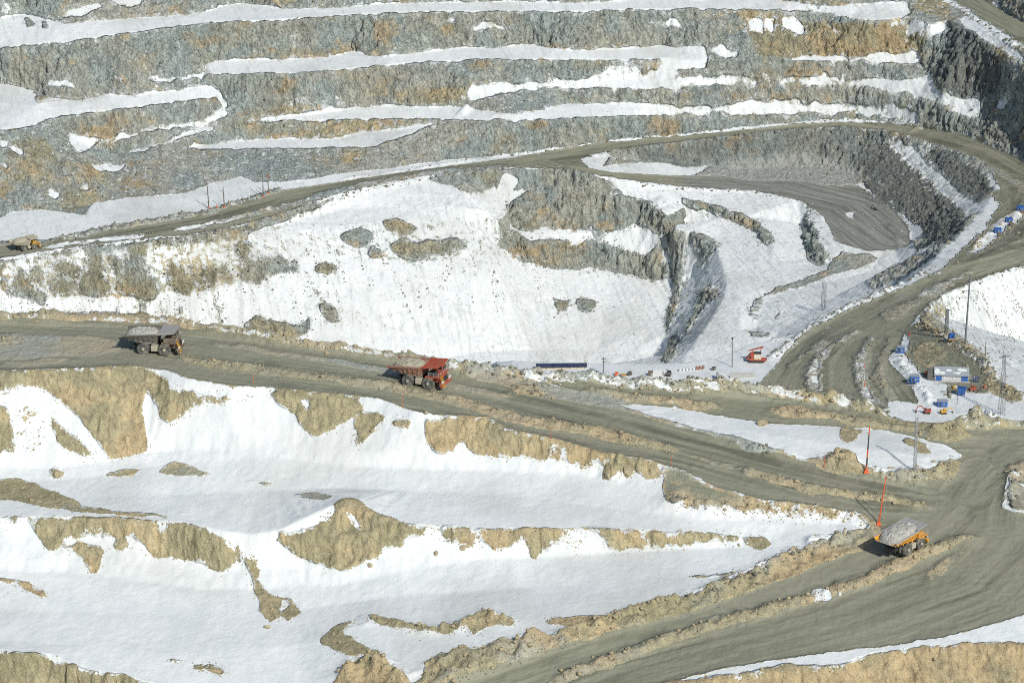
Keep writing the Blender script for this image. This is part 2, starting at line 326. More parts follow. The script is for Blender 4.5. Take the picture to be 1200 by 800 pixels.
def line_dist(pts, reach, ymin=0.0):
    """distance, side and distance along from a ground polyline given by photo points, on the cells within reach"""
    P = []
    for i in range(len(pts)-1):
        a, b = pts[i], pts[i+1]
        n = max(1, int(math.hypot(a[0]-b[0], a[1]-b[1])/10))
        for k in range(n+(i == len(pts)-2)):
            t = k/n; s, y, z = hit_index(ZB, a[0]+(b[0]-a[0])*t, a[1]+(b[1]-a[1])*t, ymin); P.append((s*y, y))
    P = np.array(P)
    lo = P.min(0)-reach; hi = P.max(0)+reach
    r0 = max(0, np.searchsorted(YR, lo[1])-1); r1 = min(NR, np.searchsorted(YR, hi[1])+1)
    smin = min(lo[0]/YR[r0], lo[0]/YR[r1-1]); smax = max(hi[0]/YR[r0], hi[0]/YR[r1-1])
    c0 = int(np.clip((smin-SC[0])/DS-1, 0, NC-1)); c1 = int(np.clip((smax-SC[0])/DS+2, 1, NC))
    Y = np.broadcast_to(YR[r0:r1, None], (r1-r0, c1-c0)); X = SC[None, c0:c1]*Y
    best = np.full(X.shape, 1e9); lat = np.zeros(X.shape); along = np.zeros(X.shape); acc = 0.0
    for i in range(len(P)-1):
        a, d = P[i], P[i+1]-P[i]; L2 = float(d@d)
        if L2 < 1e-9: continue
        ln = math.sqrt(L2)
        ra = max(0, np.searchsorted(YR[r0:r1], min(P[i, 1], P[i+1, 1])-reach)-1); rb = min(r1-r0, np.searchsorted(YR[r0:r1], max(P[i, 1], P[i+1, 1])+reach)+1)
        if rb <= ra: acc += ln; continue
        sa = (min(P[i, 0], P[i+1, 0])-reach); sb = (max(P[i, 0], P[i+1, 0])+reach)
        ya, yb = YR[r0+ra], YR[r0+rb-1]
        ca = int(np.clip((min(sa/ya, sa/yb)-SC[c0])/DS-1, 0, c1-c0)); cb = int(np.clip((max(sb/ya, sb/yb)-SC[c0])/DS+2, 0, c1-c0))
        if cb <= ca: acc += ln; continue
        x = X[ra:rb, ca:cb]; y = Y[ra:rb, ca:cb]
        t = np.clip(((x-a[0])*d[0]+(y-a[1])*d[1])/L2, 0, 1)
        dist = np.hypot(x-a[0]-t*d[0], y-a[1]-t*d[1])
        q = dist < best[ra:rb, ca:cb]
        best[ra:rb, ca:cb][q] = dist[q]
        sd = np.sign((x-a[0])*d[1]-(y-a[1])*d[0])
        lat[ra:rb, ca:cb][q] = (sd*dist)[q]; along[ra:rb, ca:cb][q] = (acc+t*ln)[q]
        acc += ln
    return slice(r0, r1), slice(c0, c1), best, lat, along, acc

# ---------------------------------------------------------------- what covers the ground: patches given by outline, (snow, road, warm, pale)
MASKS = []; YMIN = None
def M(s, snow=None, road=None, warm=None, pale=None, rough=None): MASKS.append((parse(s), dict(snow=snow, road=road, warm=warm, pale=pale, rough=rough, ymin=YMIN)))
ROAD = dict(snow=0.0, road=1.0, pale=0.0)
SOIL = dict(snow=0.04, road=0.0, warm=1.0)
SNOW = dict(snow=1.12, road=0.0)
ROCK = dict(snow=0.0, road=0.0)

# --- near zone
M("-320,376 95,374 209,382 294,396 400,412 508,430 590,442 640,450 690,462 720,476 800,500 870,517 930,535 990,549 1040,557 1080,562 1112,558 1119,540 1130,532 1156,520 1200,510 1480,512 1480,540 1200,541 1184,550 1179,575 1175,596 1200,602 1480,610 1480,695 1200,720 1137,739 1062,754 995,762 930,770 856,781 760,806 620,848 480,848 512,803 580,779 650,758 722,735 800,716 856,700 930,672 1010,641 1028,620 1010,604 980,598 950,594 894,586 837,569 800,551 749,536 700,530 644,513 602,504 569,489 511,486 484,481 444,467 400,462 304,453 270,452 219,443 189,433 152,428 125,430 50,433 -320,438", **ROAD)
M("640,447 690,452 800,459 891,464 952,471 1023,483 1070,492 1120,497 1200,500 1480,506 1480,522 1200,513 1156,522 1130,535 1110,522 1060,510 1010,501 960,499 900,497 860,490 800,479 722,472 690,461 640,449", **ROAD)
M("775,545 837,571 894,588 980,599 1000,603 900,601 830,598 795,592 782,580", snow=0.0, road=0.55, warm=0.75)
M("535,426 590,432 640,437 704,443 800,447 891,453 952,460 1023,472 1045,484 1060,494 1110,497 1130,484 1150,480 1175,490 1230,492 1230,500 1110,503 1060,500 1042,491 1023,482 952,470 891,463 800,457 704,451 640,446 590,440 545,434", snow=0.38, road=0, warm=0.5, rough=1)
M("-320,368 95,368 169,370 209,376 257,383 338,397 400,405 457,415 508,422 545,429 545,436 508,429 457,421 400,411 338,403 257,389 209,382 169,376 95,374 -320,376", snow=0.25, road=0, warm=0.9, pale=0.6, rough=.6)
# the pale medians, the tan windrows between lanes
M("-60,393 20,390 60,393 110,393 140,398 142,412 110,417 60,418 20,420 -60,421", snow=0.15, road=0.35, warm=.5, pale=0.85)
M("0,395 20,393 27,398 15,404 0,404", snow=0.3, road=0, warm=.9, rough=1)
M("0,422 60,419 100,421 60,427 0,431", snow=0.1, road=0.5, pale=0.7)
M("210,417 250,424 330,432 400,442 451,448 508,459 545,467 589,482 636,492 704,502 751,516 795,526 790,529 745,523 700,510 630,500 580,489 540,475 500,467 445,455 400,450 330,440 260,432 215,424", snow=0.08, road=0.0, warm=1.0, pale=0.55, rough=.7)
M("640,491 704,500 760,515 797,527 790,530 740,520 690,508 640,497", snow=0.2, road=0.0, warm=1.0, pale=0.25, rough=1)
M("800,529 850,543 868,548 866,551 840,545 800,533", snow=0, road=.2, warm=1, pale=.4)
M("868,547 920,561 957,570 1002,578 1040,583 1085,592 1090,596 1040,590 1000,585 955,577 915,568 872,554", snow=0.15, road=0.0, warm=1.0, pale=0.35, rough=1)
M("250,400 338,412 400,421 457,433 521,445 569,457 600,463 598,467 560,461 510,450 450,438 400,427 330,417 250,405", snow=.1, road=.3, warm=.4, pale=.75)
M("530,430 600,443 660,455 700,463 800,490 870,512 930,530 990,545 985,549 925,536 865,519 800,499 740,484 690,474 640,464 600,456 560,446", snow=.12, road=.25, warm=.5, pale=.7, rough=.4)
M("602,456 618,452 632,455 642,463 636,467 612,463", snow=.05, road=0, warm=.5, pale=.2, rough=1)
M("855,516 880,519 915,531 900,534 870,527", snow=0, road=0.2, warm=.3, pale=0, rough=1)
M("685,457 720,460 800,469 830,474 850,478 830,480 760,472 700,464", snow=.1, road=0, warm=1, pale=.4, rough=.6)
M("900,477 930,476 960,482 1010,488 1060,497 1100,505 1060,505 1000,497 950,490 905,485", snow=.12, road=0, warm=1, pale=.4, rough=.8)
M("722,474 800,480 860,492 900,498 960,500 1010,502 1060,511 1100,524 1112,540 1105,551 1075,556 1040,555 1010,550 988,545 930,532 870,513 800,496", **SNOW)
M("956,546 968,536 985,533 1000,538 1014,550 1000,555 975,552", snow=0, road=0, warm=.55, rough=1)
M("1005,549 1040,552 1075,554 1100,547 1112,535 1125,540 1116,562 1062,566 1010,557", snow=.2, road=0, warm=.6, rough=1)
M("985,500 1010,503 1005,515 990,520 982,512", snow=.1, road=0, warm=.9)
M("1062,512 1085,520 1092,532 1080,530 1062,520", snow=.15, road=0, warm=.9)
M("1085,505 1110,500 1140,510 1120,517 1095,514", snow=.1, road=0, warm=.9, rough=1)
M("1182,545 1215,540 1215,596 1190,600 1180,590 1184,570", snow=.35, road=0, warm=.6, pale=.5, rough=.7)
# the windrow of the lower road and its middle strip
M("1030,611 1006,622 950,641 894,668 837,690 800,699 722,722 680,742 640,750 600,757 575,765 550,775 505,785 485,802 440,830 460,850 512,806 580,780 650,759 722,736 800,717 856,701 930,673 1010,642 1032,622", snow=.10, road=0, warm=.5, rough=1)
M("1147,628 1119,628 1100,635 1062,652 1010,676 957,695 894,713 837,729 800,740 737,762 681,782 620,810 640,812 690,790 740,771 800,750 840,737 897,722 960,704 1015,686 1065,664 1105,644 1130,636", snow=.1, road=0, warm=1, pale=.45, rough=.8)
M("953,694 962,690 978,700 970,706 958,704", **SNOW)
M("1110,650 1132,637 1140,640 1120,656 1105,676 1085,684 1080,678 1095,665", snow=.2, road=.5, pale=.5)
# near face and its spill
M("-320,440 50,434 125,431 150,429 170,432 185,440 205,450 230,456 300,463 290,469 260,470 240,475 215,485 205,497 200,500 190,492 188,480 172,460 166,455 165,480 172,515 174,529 130,538 118,520 95,490 72,468 50,455 30,452 10,455 -20,468 -320,475", **SOIL)
M("186,434 206,441 215,449 255,456 290,463 318,471 300,470 262,463 230,461 205,453 196,444", **SNOW)
M("-10,468 10,476 20,515 14,528 -10,526", snow=.25, road=0, warm=1)
M("58,488 90,512 112,532 95,537 70,520", snow=.2, road=0, warm=1)
M("15,470 50,478 60,510 55,540 30,540 22,510", snow=.62, warm=1)
M("312,458 345,458 400,463 420,470 425,480 410,488 395,500 385,505 365,508 355,500 345,485 330,475 318,466", **SOIL)
M("346,465 358,468 368,474 358,478 347,472", **SNOW)
M("418,484 440,484 453,492 440,500 432,510 424,524 414,523 420,508 412,498", **SOIL)
M("455,492 470,488 487,497 478,502 462,498", **SOIL)
M("497,491 530,489 565,491 600,504 640,513 690,529 735,538 770,545 778,556 760,561 745,552 720,545 690,545 660,540 640,537 610,533 590,536 565,530 558,533 548,520 538,513 532,524 520,531 505,525 498,510", **SOIL)
M("640,518 665,522 675,532 660,536 640,530", snow=.6)
M("704,556 715,547 735,541 744,555 738,559 730,548 718,561 707,562", snow=0, road=0, warm=.8, rough=1)
M("780,582 800,580 812,588 800,592 784,590", snow=0, road=0, warm=.3, rough=1)
M("800,590 880,597 960,602 1020,607 1028,616 1000,612 900,604 820,597", snow=.28, road=0, warm=.7, rough=1)
# front of the plateau
M("-320,606 40,606 120,606 190,611 232,616 254,628 272,640 287,646 301,658 304,672 300,681 312,690 324,700 346,705 354,716 346,723 340,729 334,720 341,709 331,703 326,715 331,722 320,727 304,715 311,706 296,690 294,672 289,660 275,656 265,669 258,671 248,663 238,656 215,653 190,651 182,653 171,642 164,633 150,628 100,623 76,629 68,641 60,646 52,640 38,618 0,612 -320,614", **SOIL)
M("180,612 196,613 201,619 188,621", **SNOW)
M("207,615 224,618 216,624", **SNOW)
M("70,633 85,641 110,638 126,645 117,655 113,671 105,673 99,660 97,652 80,647", **SOIL)
M("132,637 150,633 153,642 140,646", **SOIL)
M("322,620 345,622 370,612 385,604 397,586 410,583 420,586 432,600 455,604 470,611 490,616 512,616 502,625 480,630 465,635 450,640 445,650 425,658 400,669 385,669 370,660 350,648 335,640 325,630", **SOIL)
M("345,606 385,591 392,596 380,605 366,615 350,612", **SNOW)
M("404,597 412,597 424,618 418,621", **SNOW)
M("512,616 545,620 570,619 600,620 640,619 666,621 669,630 650,636 635,641 627,651 621,651 622,640 610,630 600,637 575,638 545,636 525,635 515,624", **SOIL)
M("664,620 700,619 760,622 810,623 870,626 887,631 850,634 800,638 770,641 735,643 712,643 710,634 702,630 700,624 680,623", **SOIL)
M("660,640 680,635 684,640 668,645", **SOIL)
M("873,630 893,627 902,637 886,644 874,638", **SOIL)
M("800,676 830,674 870,668 900,663 870,672 830,678", snow=.2, road=0, warm=.6)
M("428,719 440,720 475,732 505,736 540,730 560,721 565,715 572,716 580,723 609,725 601,732 580,731 560,739 550,745 546,736 520,741 500,741 470,736 440,729", **SOIL)
M("638,725 670,723 722,720 760,712 800,699 800,714 722,736 690,746 665,753 654,748 667,735 650,731", **SOIL)
M("392,802 405,788 425,771 445,783 472,796 482,803 482,850 375,850", snow=.05, road=0, warm=.7, rough=1)
M("497,778 515,764 540,769 560,759 590,751 612,755 640,747 656,756 600,773 560,787 520,797 500,793", snow=.1, road=0, warm=.8, rough=1)
M("372,750 398,732 420,725 398,744 412,745 425,756 449,768 450,773 440,769 425,765 410,768 396,760", **SOIL)
M("-320,763 0,763 55,768 100,784 150,795 182,802 230,818 230,860 -320,860", snow=.12, road=0, warm=1)
M("-20,676 20,680 50,690 58,696 45,697 20,686 -20,681", **SOIL)
M("237,780 250,776 269,786 260,791", **SOIL)
M("195,774 212,773 213,778 200,778", **SOIL)
M("225,778 238,778 240,783 228,783", **SOIL)
M("-320,563 0,562 20,560 38,565 75,580 96,590 90,595 50,592 20,585 -320,584", snow=.1, road=.2, warm=.9)
M("188,551 200,543 215,543 235,552 257,560 230,557 200,557", snow=.05, road=.3, warm=.8)
M("118,557 140,550 172,547 152,556 130,561", snow=.15, road=.2, warm=.8)
M("30,583 80,590 130,597 170,600 208,606 150,605 90,600 40,592", snow=.3, warm=.9)
M("282,562 300,563 334,567 325,570 296,566", snow=.1, road=.4, warm=.5)
M("345,578 372,576 396,581 380,584 352,583", snow=.2, road=.4, warm=.2)
M("60,549 68,546 78,556 70,560 60,557", **SOIL)
M("720,806 800,799 856,792 894,788 980,782 1025,765 1070,761 1137,754 1230,755 1480,745 1480,860 640,860", snow=.0, road=0, warm=3.2)
M("790,792 856,788 920,776 990,778 1000,785 930,790 870,796", snow=.35, road=0, warm=.9)

# --- yard and hairpin
YMIN = 1050.0
M("1480,258 1200,279 1151,300 1104,315 1057,338 1003,360 959,381 932,401 905,433 884,455 1080,486 1077,469 1067,452 1040,420 1055,404 1062,386 1077,371 1104,347 1154,327 1200,313 1480,290", **ROAD)
M("1105,315 1130,290 1155,266 1172,240 1163,226 1200,212 1480,240 1480,275 1200,280 1151,301", snow=.05, road=.75, warm=.9)
M("1058,384 1078,378 1100,394 1128,412 1160,440 1192,472 1150,476 1120,476 1095,472 1112,452 1082,440 1062,420 1064,400", snow=.05, road=.8, warm=.8)
M("1070,405 1085,400 1105,410 1108,424 1085,430 1072,420", snow=.02, road=.2, warm=1)
M("1152,448 1175,450 1200,462 1200,474 1165,468", snow=.15, road=0, warm=.8, rough=1)
M("1048,412 1060,422 1074,440 1094,446 1112,458 1112,472 1090,470 1068,452 1050,428", snow=.75, road=0, pale=0)
M("1120,458 1160,462 1200,476 1230,492 1100,490 1112,474", **SNOW)
M("1040,470 1070,472 1110,476 1125,490 1112,498 1062,496 1042,482", **SNOW)
M("924,434 943,418 962,408 972,398 966,396 950,407 934,420 924,430", snow=.2, road=.2, pale=.9, warm=.6)
M("944,455 948,430 958,415 975,402 1005,386 1008,389 980,406 965,420 959,435 966,462 950,457", snow=.55, road=0, pale=.8, warm=.4, rough=.8)
M("1000,440 1002,420 1012,408 1022,394 1025,396 1016,412 1012,430 1018,450 1035,475 1020,474 1005,455", snow=.5, road=0, pale=.8, warm=.4, rough=.8)
M("1020,440 1030,418 1040,394 1045,396 1036,420 1034,438 1052,470 1040,470", snow=.1, road=.3, pale=.9, warm=.7)
M("1030,368 1060,356 1100,338 1130,326 1150,318 1120,334 1085,352 1050,374 1038,377", snow=.2, road=.25, pale=.8, warm=.8)
M("1075,345 1110,328 1140,316 1142,318 1110,333 1080,350", snow=.5, road=0, pale=.6)
M("1072,318 1094,310 1103,312 1098,320 1060,334 1005,357 960,378 935,397 925,405 912,412 905,405 925,395 955,372 1005,350 1050,330", snow=.7, road=0, warm=.5, rough=.8)
M("1103,300 1125,278 1133,275 1132,282 1112,300", snow=.8, road=0)
M("1137,275 1147,262 1153,262 1155,268 1142,280", snow=.8, road=0)
M("1138,296 1150,280 1170,260 1190,247 1198,248 1196,256 1180,268 1165,282 1145,297", snow=.85, road=0, rough=.5)
M("1200,268 1215,262 1215,276 1190,284", snow=.1, road=.5, pale=.6)

M("1078,372 1110,352 1155,330 1200,315 1480,288 1460,250 1460,480 1480,470 1200,448 1166,442 1150,418 1128,400 1100,388", snow=.86, road=0, warm=.4, rough=.4)
M("1080,370 1100,355 1125,344 1150,340 1170,350 1150,352 1130,352 1110,368 1100,380", snow=.48, road=0, warm=.6, rough=.6)
M("1075,372 1090,370 1110,382 1128,396 1150,412 1166,440 1175,452 1160,448 1145,422 1125,410 1105,400 1080,384", snow=.42, road=0, warm=.7, rough=1)
# --- far road, its snow strips, inner floor
M("-320,292 0,288 47,283 101,275 135,267 186,260 243,250 330,223 400,213 467,203 533,194 600,185 650,176 700,169 767,162 800,160 867,153 933,146 983,143 1033,145 1083,150 1133,159 1200,188 1480,235 1480,290 1200,236 1175,222 1168,214 1163,200 1150,188 1117,176 1083,166 1033,153 983,149 933,151 867,159 800,166 750,172 700,180 680,186 690,197 717,202 767,205 800,206 850,206 900,206 950,208 1003,216 1020,228 1047,246 1066,268 1068,286 1050,293 1016,294 980,283 972,265 958,249 940,237 917,230 883,224 843,222 800,219 750,213 690,205 665,199 640,197 600,197 550,200 500,206 443,217 400,227 338,249 294,261 263,269 216,277 145,283 101,289 40,296 0,303 -320,310", **ROAD)
M("1117,176 1150,188 1175,200 1200,214 1215,232 1200,228 1178,212 1150,196", snow=.1, road=.5, pale=.7)
M("45,291 101,281 176,274 170,278 101,285 50,292", **SNOW)
M("195,271 236,264 290,251 322,242 312,247 270,259 220,270", **SNOW)
M("230,268 280,256 335,245 400,226 500,207 560,201 600,198 600,194 520,198 443,210 400,219 330,240 280,252", snow=.4, road=.15, warm=.3, rough=.8)
M("400,222 500,203 590,193 590,196 500,207 400,227", snow=.45, road=.2, pale=.3)
M("-320,288 60,281 130,265 240,248 330,220 330,224 243,252 135,269 101,277 47,285 -320,293", snow=.35, road=0, warm=.2, rough=1)
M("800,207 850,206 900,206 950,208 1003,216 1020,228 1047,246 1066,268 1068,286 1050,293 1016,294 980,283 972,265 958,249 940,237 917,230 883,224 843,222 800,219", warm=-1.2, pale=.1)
M("705,194 712,186 725,180 760,174 790,175 800,180 790,190 760,191 735,192 715,196", snow=.35, road=0, warm=.1)
M("850,190 900,185 940,178 980,190 1005,205 1010,216 985,215 950,210 900,208 850,206 810,206", snow=.1, road=0, warm=-.3, pale=1.15)
M("840,198 870,194 920,193 970,205 1000,214 985,218 930,212 880,211 850,207", snow=.12, road=0, warm=-.3, pale=1.3)
M("980,245 998,250 1003,256 995,255", **SNOW)
M("1040,262 1055,275 1060,292 1054,292 1050,278 1038,265", snow=.3, road=.4, pale=.8)
M("985,296 1020,300 1030,305 1000,315 975,322 940,335 905,345 890,350 905,340 940,328 965,318", snow=.15, road=.3, warm=.3, pale=.3)
M("886,350 896,348 890,362 886,378 896,388 908,392 890,392 882,378 880,362", snow=.35, road=.5, pale=.2)
M("908,352 916,352 914,366 918,378 910,374", snow=.35, road=.5, pale=.2)
M("875,388 905,390 900,396 878,395", snow=.3, road=.3, warm=.1)
M("1110,0 1133,13 1167,37 1200,57 1480,112 1480,75 1200,26 1170,9 1153,0 1115,-38 1065,-38", **ROAD)
M("1112,-3 1133,10 1167,33 1200,53 1200,60 1167,40 1133,17 1108,2", snow=.8, road=0)

# --- snow patches and bare spots of the far wall
for _s in ("83,157 110,163 160,155 207,145 233,142 263,127 268,136 230,148 167,158 110,170 90,180 84,170", "172,92 180,97 200,95 215,94 235,93 246,85 243,80 235,86 215,90 195,91 178,89", "245,99 257,107 268,124 262,127 254,112", "325,121 365,117 400,112 402,117 365,122 335,126", "0,8 20,7 43,12 40,15 0,12", "70,18 90,10 115,4 118,10 95,17 75,21", "128,-4 165,-4 166,4 150,8 135,4", "690,88 715,82 735,80 754,83 730,88 700,92", "230,50 238,52 232,56", "398,50 404,48 402,54", "300,62 312,60 308,64", "640,88 655,86 652,91", "850,88 870,86 868,90 852,91",
           "545,37 570,26 580,25 603,35 575,36 550,39", "625,27 641,30 632,35 624,33", "760,26 785,22 801,28 799,35 770,31", "505,26 517,21 510,31", "524,20 536,19 533,28",
           "720,25 736,26 730,31", "768,86 780,68 795,55 826,55 829,80 812,80 795,78 790,85 798,90 780,93 740,89 712,89 735,83", "833,60 845,54 866,62 863,68 840,64",
           "874,19 893,22 894,39 880,37", "896,21 902,39 907,39 906,21", "914,19 931,22 943,32 941,43 925,35 918,32", "57,95 80,96 91,106 75,100 60,101", "165,54 180,63 172,62", "340,52 363,50 358,55 345,55",
           "108,193 147,193 142,199 112,200", "85,158 101,165 98,176 92,179 84,168", "960,25 975,30 985,36 972,35", "1042,28 1060,22 1053,34 1045,35", "1155,115 1166,92 1172,95 1160,110",
           "1165,125 1180,112 1186,120 1172,130", "1184,80 1196,76 1192,84", "1130,20 1150,30 1172,48 1200,68 1200,78 1172,58 1146,42 1128,30", "0,190 8,193 14,200 5,198", "15,172 30,178 28,182 14,178", "0,165 12,166 8,172 0,171",
           "90,28 118,27 120,35 100,34", "56,222 70,226 66,234 56,230", "92,219 106,219 104,224 94,225", "330,40 360,46 340,49", "170,182 178,186 172,188"):
    M(_s, snow=1.0, road=0)
for _s in ("27,19 35,24 42,33 30,31", "47,21 55,27 61,38 50,31", "98,253 88,245 92,235 100,238"):
    M(_s, **ROCK)
M("870,10 960,30 1050,25 1090,45 1075,62 1000,64 930,66 890,62 880,40", warm=1.7)
M("440,103 550,103 545,115 520,122 450,124", warm=.8)
M("30,120 70,190 110,235 85,250 40,225 0,180 0,160", warm=.55)
M("270,143 400,140 500,141 500,150 400,165 330,163 280,160", warm=.5)
M("395,176 430,172 420,190 400,190", warm=.7)
M("330,120 380,135 330,140 290,128", warm=.7)
M("-320,306 0,306 100,292 216,281 290,272 338,256 400,240 460,232 540,222 560,240 500,250 400,258 338,270 290,279 216,284 150,290 100,295 0,309 -320,312", snow=.66, road=0, warm=.3, rough=.6)
M("400,232 500,210 530,215 560,226 590,205 612,205 590,245 560,256 500,256 400,262 340,271 350,258", snow=.93, road=0)
M("0,308 100,294 216,283 290,279 340,300 330,320 230,345 100,350 0,350", snow=.62, road=0, warm=.4)
M("960,0 1030,8 1070,4 1110,-30 1113,20 1085,15 1066,4 1040,10 1000,12", warm=.9)
M("0,180 60,190 130,190 110,235 60,240 0,240", warm=.5)
M("680,0 730,-20 900,-20 980,5 940,4 900,0 820,0 760,0", warm=.8)
M("290,281 340,274 400,266 500,259 585,258 600,300 560,310 480,305 400,300 340,300", snow=.74, road=0, warm=.3)
# --- rock showing through the snow of the pit slopes
for _s in ("4,325 12,340 14,346 3,338", "25,316 33,335 46,340 56,350 48,357 35,348 20,346 16,338", "40,310 51,322 48,331 37,322", "62,307 85,311 96,318 78,323 64,318", "57,332 75,329 91,335 85,343 65,341",
           "105,293 119,300 115,312 126,330 129,341 110,347 91,340 95,325 106,310", "130,299 144,310 138,321 130,312", "150,288 171,292 163,310 173,325 186,335 181,349 160,347 134,340 145,325 152,305",
           "199,311 213,318 229,335 218,343 199,335", "224,311 236,325 239,337 227,330", "236,316 256,318 250,331 241,326", "258,311 273,325 270,333 260,326",
           "276,290 291,284 288,300 300,308 320,305 343,306 335,319 312,323 305,334 284,325 290,310", "335,312 351,307 345,321", "366,312 385,307 398,315 385,323 371,320",
           "399,278 425,269 438,275 430,284 415,289 404,284", "431,299 438,287 446,295 440,303", "459,292 475,277 485,288 500,281 515,285 535,279 546,290 525,296 505,298 485,305 467,300",
           "449,260 470,257 487,268 478,275 455,270", "284,380 300,371 330,378 345,385 366,371 361,390 330,395 300,391", "374,359 393,362 396,379 380,376",
           "649,352 669,349 665,362 655,368", "676,352 697,352 698,360 685,367 677,360"):
    M(_s, snow=.12, road=0, warm=.45)
for _s in ("244,330 249,340 258,360 262,378 256,372 249,352", "358,318 366,330 378,350 392,372 384,366 370,346", "135,350 139,352 138,370 134,366", "163,352 172,355 170,372 164,368", "180,352 196,360 200,372 190,366", "208,352 216,360 214,372 207,366"):
    M(_s, snow=.30, road=0, warm=.3)
# dark broken cliffs; the right walls have their shade painted into the tint
M("592,246 606,232 625,221 660,223 700,226 735,231 760,238 778,252 792,266 776,273 760,264 745,259 722,269 704,270 687,269 655,266 636,266 619,270 602,265", snow=.06, road=0, warm=.3)
M("582,286 602,270 616,283 636,284 657,282 680,289 687,281 702,279 714,287 731,294 754,300 793,313 778,322 765,330 741,322 721,319 694,313 670,315 653,315 630,310 609,305", snow=.04, road=0, warm=.3)
M("806,268 818,275 840,290 846,306 851,330 846,352 836,367 822,388 806,408 790,424 774,424 786,404 780,370 790,348 800,318 800,300", snow=.74, road=0, warm=-.3)
for _s in ('794,323 800,326 799,336 794,352 784,388 780,391 786,362 790,339', '787,391 794,398 789,417 784,425 779,422', '807,274 820,273 836,281 843,294 833,300 820,316 826,297 817,284', '820,342 830,336 846,349 826,355 817,375 800,394 794,407 804,388 817,365'):
    M(_s, snow=.15, road=0, warm=-.4)
M("800,233 832,239 872,252 892,262 908,284 896,288 884,270 866,262 830,247 798,240", snow=.1, road=0, warm=.3)
M("946,248 953,265 962,285 970,305 958,313 948,304 942,286 940,266", snow=.2, road=0, warm=.05)
M("500,209 545,204 590,203 585,213 570,222 548,226 530,218", snow=.15, road=0, warm=.3)
M("612,205 622,206 624,220 614,222", snow=.1, road=0, warm=.5)
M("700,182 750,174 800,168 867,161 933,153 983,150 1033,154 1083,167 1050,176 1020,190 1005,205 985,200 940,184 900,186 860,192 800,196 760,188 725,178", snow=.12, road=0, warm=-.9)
M("1013,190 1040,168 1060,180 1085,212 1110,232 1130,250 1130,270 1100,290 1078,264 1047,244 1023,230 1012,213", snow=.20, road=0, warm=-1.6)  # right inner wall, its shade put in as a dark tint
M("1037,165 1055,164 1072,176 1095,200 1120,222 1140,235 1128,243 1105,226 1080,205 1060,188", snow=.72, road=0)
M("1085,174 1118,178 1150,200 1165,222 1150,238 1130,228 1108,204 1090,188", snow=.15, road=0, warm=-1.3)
M("1113,24 1140,38 1165,57 1180,85 1165,110 1147,112 1127,114 1107,106 1094,96 1098,75 1110,50", snow=.10, road=0, warm=-1.5)  # right cliff, shade painted in the same way
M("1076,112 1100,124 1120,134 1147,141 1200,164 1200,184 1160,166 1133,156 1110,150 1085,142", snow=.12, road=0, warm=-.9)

# windrows and spoil heaps raised over the ground: photo polyline, half width and height in metres, share of loose rock on it
BERMS = []
def B(s, w, h, rub=0.5, ymin=0.0): BERMS.append((parse(s), w, h, rub, ymin))
FARB = dict(ymin=1050.0)
B("-60,369 95,369 169,371 257,385 338,399 400,407 457,417 508,424 540,429", 2.6, 0.9, .5)
B("540,429 590,435 640,441 704,446 800,451 891,457 952,464 1023,476", 3.4, 1.5, 1)
B("1023,479 1042,488", 2.0, 0.6, 1)
B("1128,494 1142,487 1156,487 1170,494", 3.2, 1.8, 1)
B("1005,622 950,641 894,668 837,691 800,703 722,726 650,750 580,774 512,800", 2.8, 1.6, .8)
B("1140,631 1062,656 1010,680 957,698 894,716 837,731 800,743 737,765 660,795", 2.3, 1.0, .6)
B("871,549 920,563 957,572 1002,580 1040,585 1085,593", 1.7, 0.7, .5)
B("215,420 260,427 330,436 400,446 451,451 508,462 545,470 589,485 636,496 704,506 751,519 790,527", 1.9, 0.7, .4)
B("600,460 620,456 638,463", 2.2, 1.1, 1)
B("960,545 975,538 990,540 1008,551", 3.2, 2.2, .4)
B("858,520 885,525 912,533", 1.6, .8, 1)
B("1015,556 1050,558 1090,554 1114,545", 2.2, 1.0, .8)
B("1085,508 1110,504 1135,510", 2.5, 1.2, .7)
B("905,480 950,486 1000,493 1060,502", 2.0, .9, .5)
B("690,460 740,465 800,472 840,477", 1.8, .8, .4)
B("785,588 840,596 900,601 960,604 1020,611", 2.0, 1.0, 1)
B("708,558 720,550 736,544", 1.8, 1.4, .6)
B("400,800 425,776 460,792 480,806", 3.4, 2.2, .5)
B("430,722 475,734 505,739 540,733 565,718 600,728", 2.0, 1.2, .2)
B("500,787 540,772 590,758 640,751", 3.0, 1.4, .7)
B("1184,548 1186,570 1182,592", 2.2, 1.2, .6)
B("0,400 20,397", 2.5, 1.0, .8)
B("60,283 135,266 186,258 243,248 300,232 330,221", 2.6, 1.2, 1)
B("40,299 101,291 145,285 216,279 263,271 338,251 400,229 500,209 590,198", 2.4, 1.0, .8)
B("45,287 101,283 176,275", 1.6, .8, .3)
B("195,271 250,261 322,243", 1.6, .8, .3)
B("948,452 952,432 963,416 985,402 1005,388", 2.0, .9, .4, **FARB)
B("1012,460 1005,440 1008,418 1022,396", 2.0, .9, .4, **FARB)
B("1044,465 1030,440 1036,412 1045,396", 1.6, .6, .2, **FARB)
B("905,420 932,398 959,379 1003,357 1057,334 1085,318", 2.6, 1.2, .6, **FARB)
B("1075,372 1110,350 1154,328 1200,314", 2.0, .9, .4, **FARB)
B("1140,292 1165,270 1196,250", 2.4, 1.1, .3, **FARB)
B("1078,380 1100,392 1128,406 1150,424 1164,446", 3.0, 1.6, 1, **FARB)
B("1158,455 1180,460 1200,466", 4.0, 2.2, 1, **FARB)
B("1050,418 1066,440 1085,462 1092,476", 2.5, 1.4, .2, **FARB)
B("690,184 760,174 867,161 933,153 1033,154 1083,167 1150,189", 2.0, .8, .5)
B("660,200 690,207 750,215 800,221 883,225 940,238 966,258", 1.8, .8, .5)
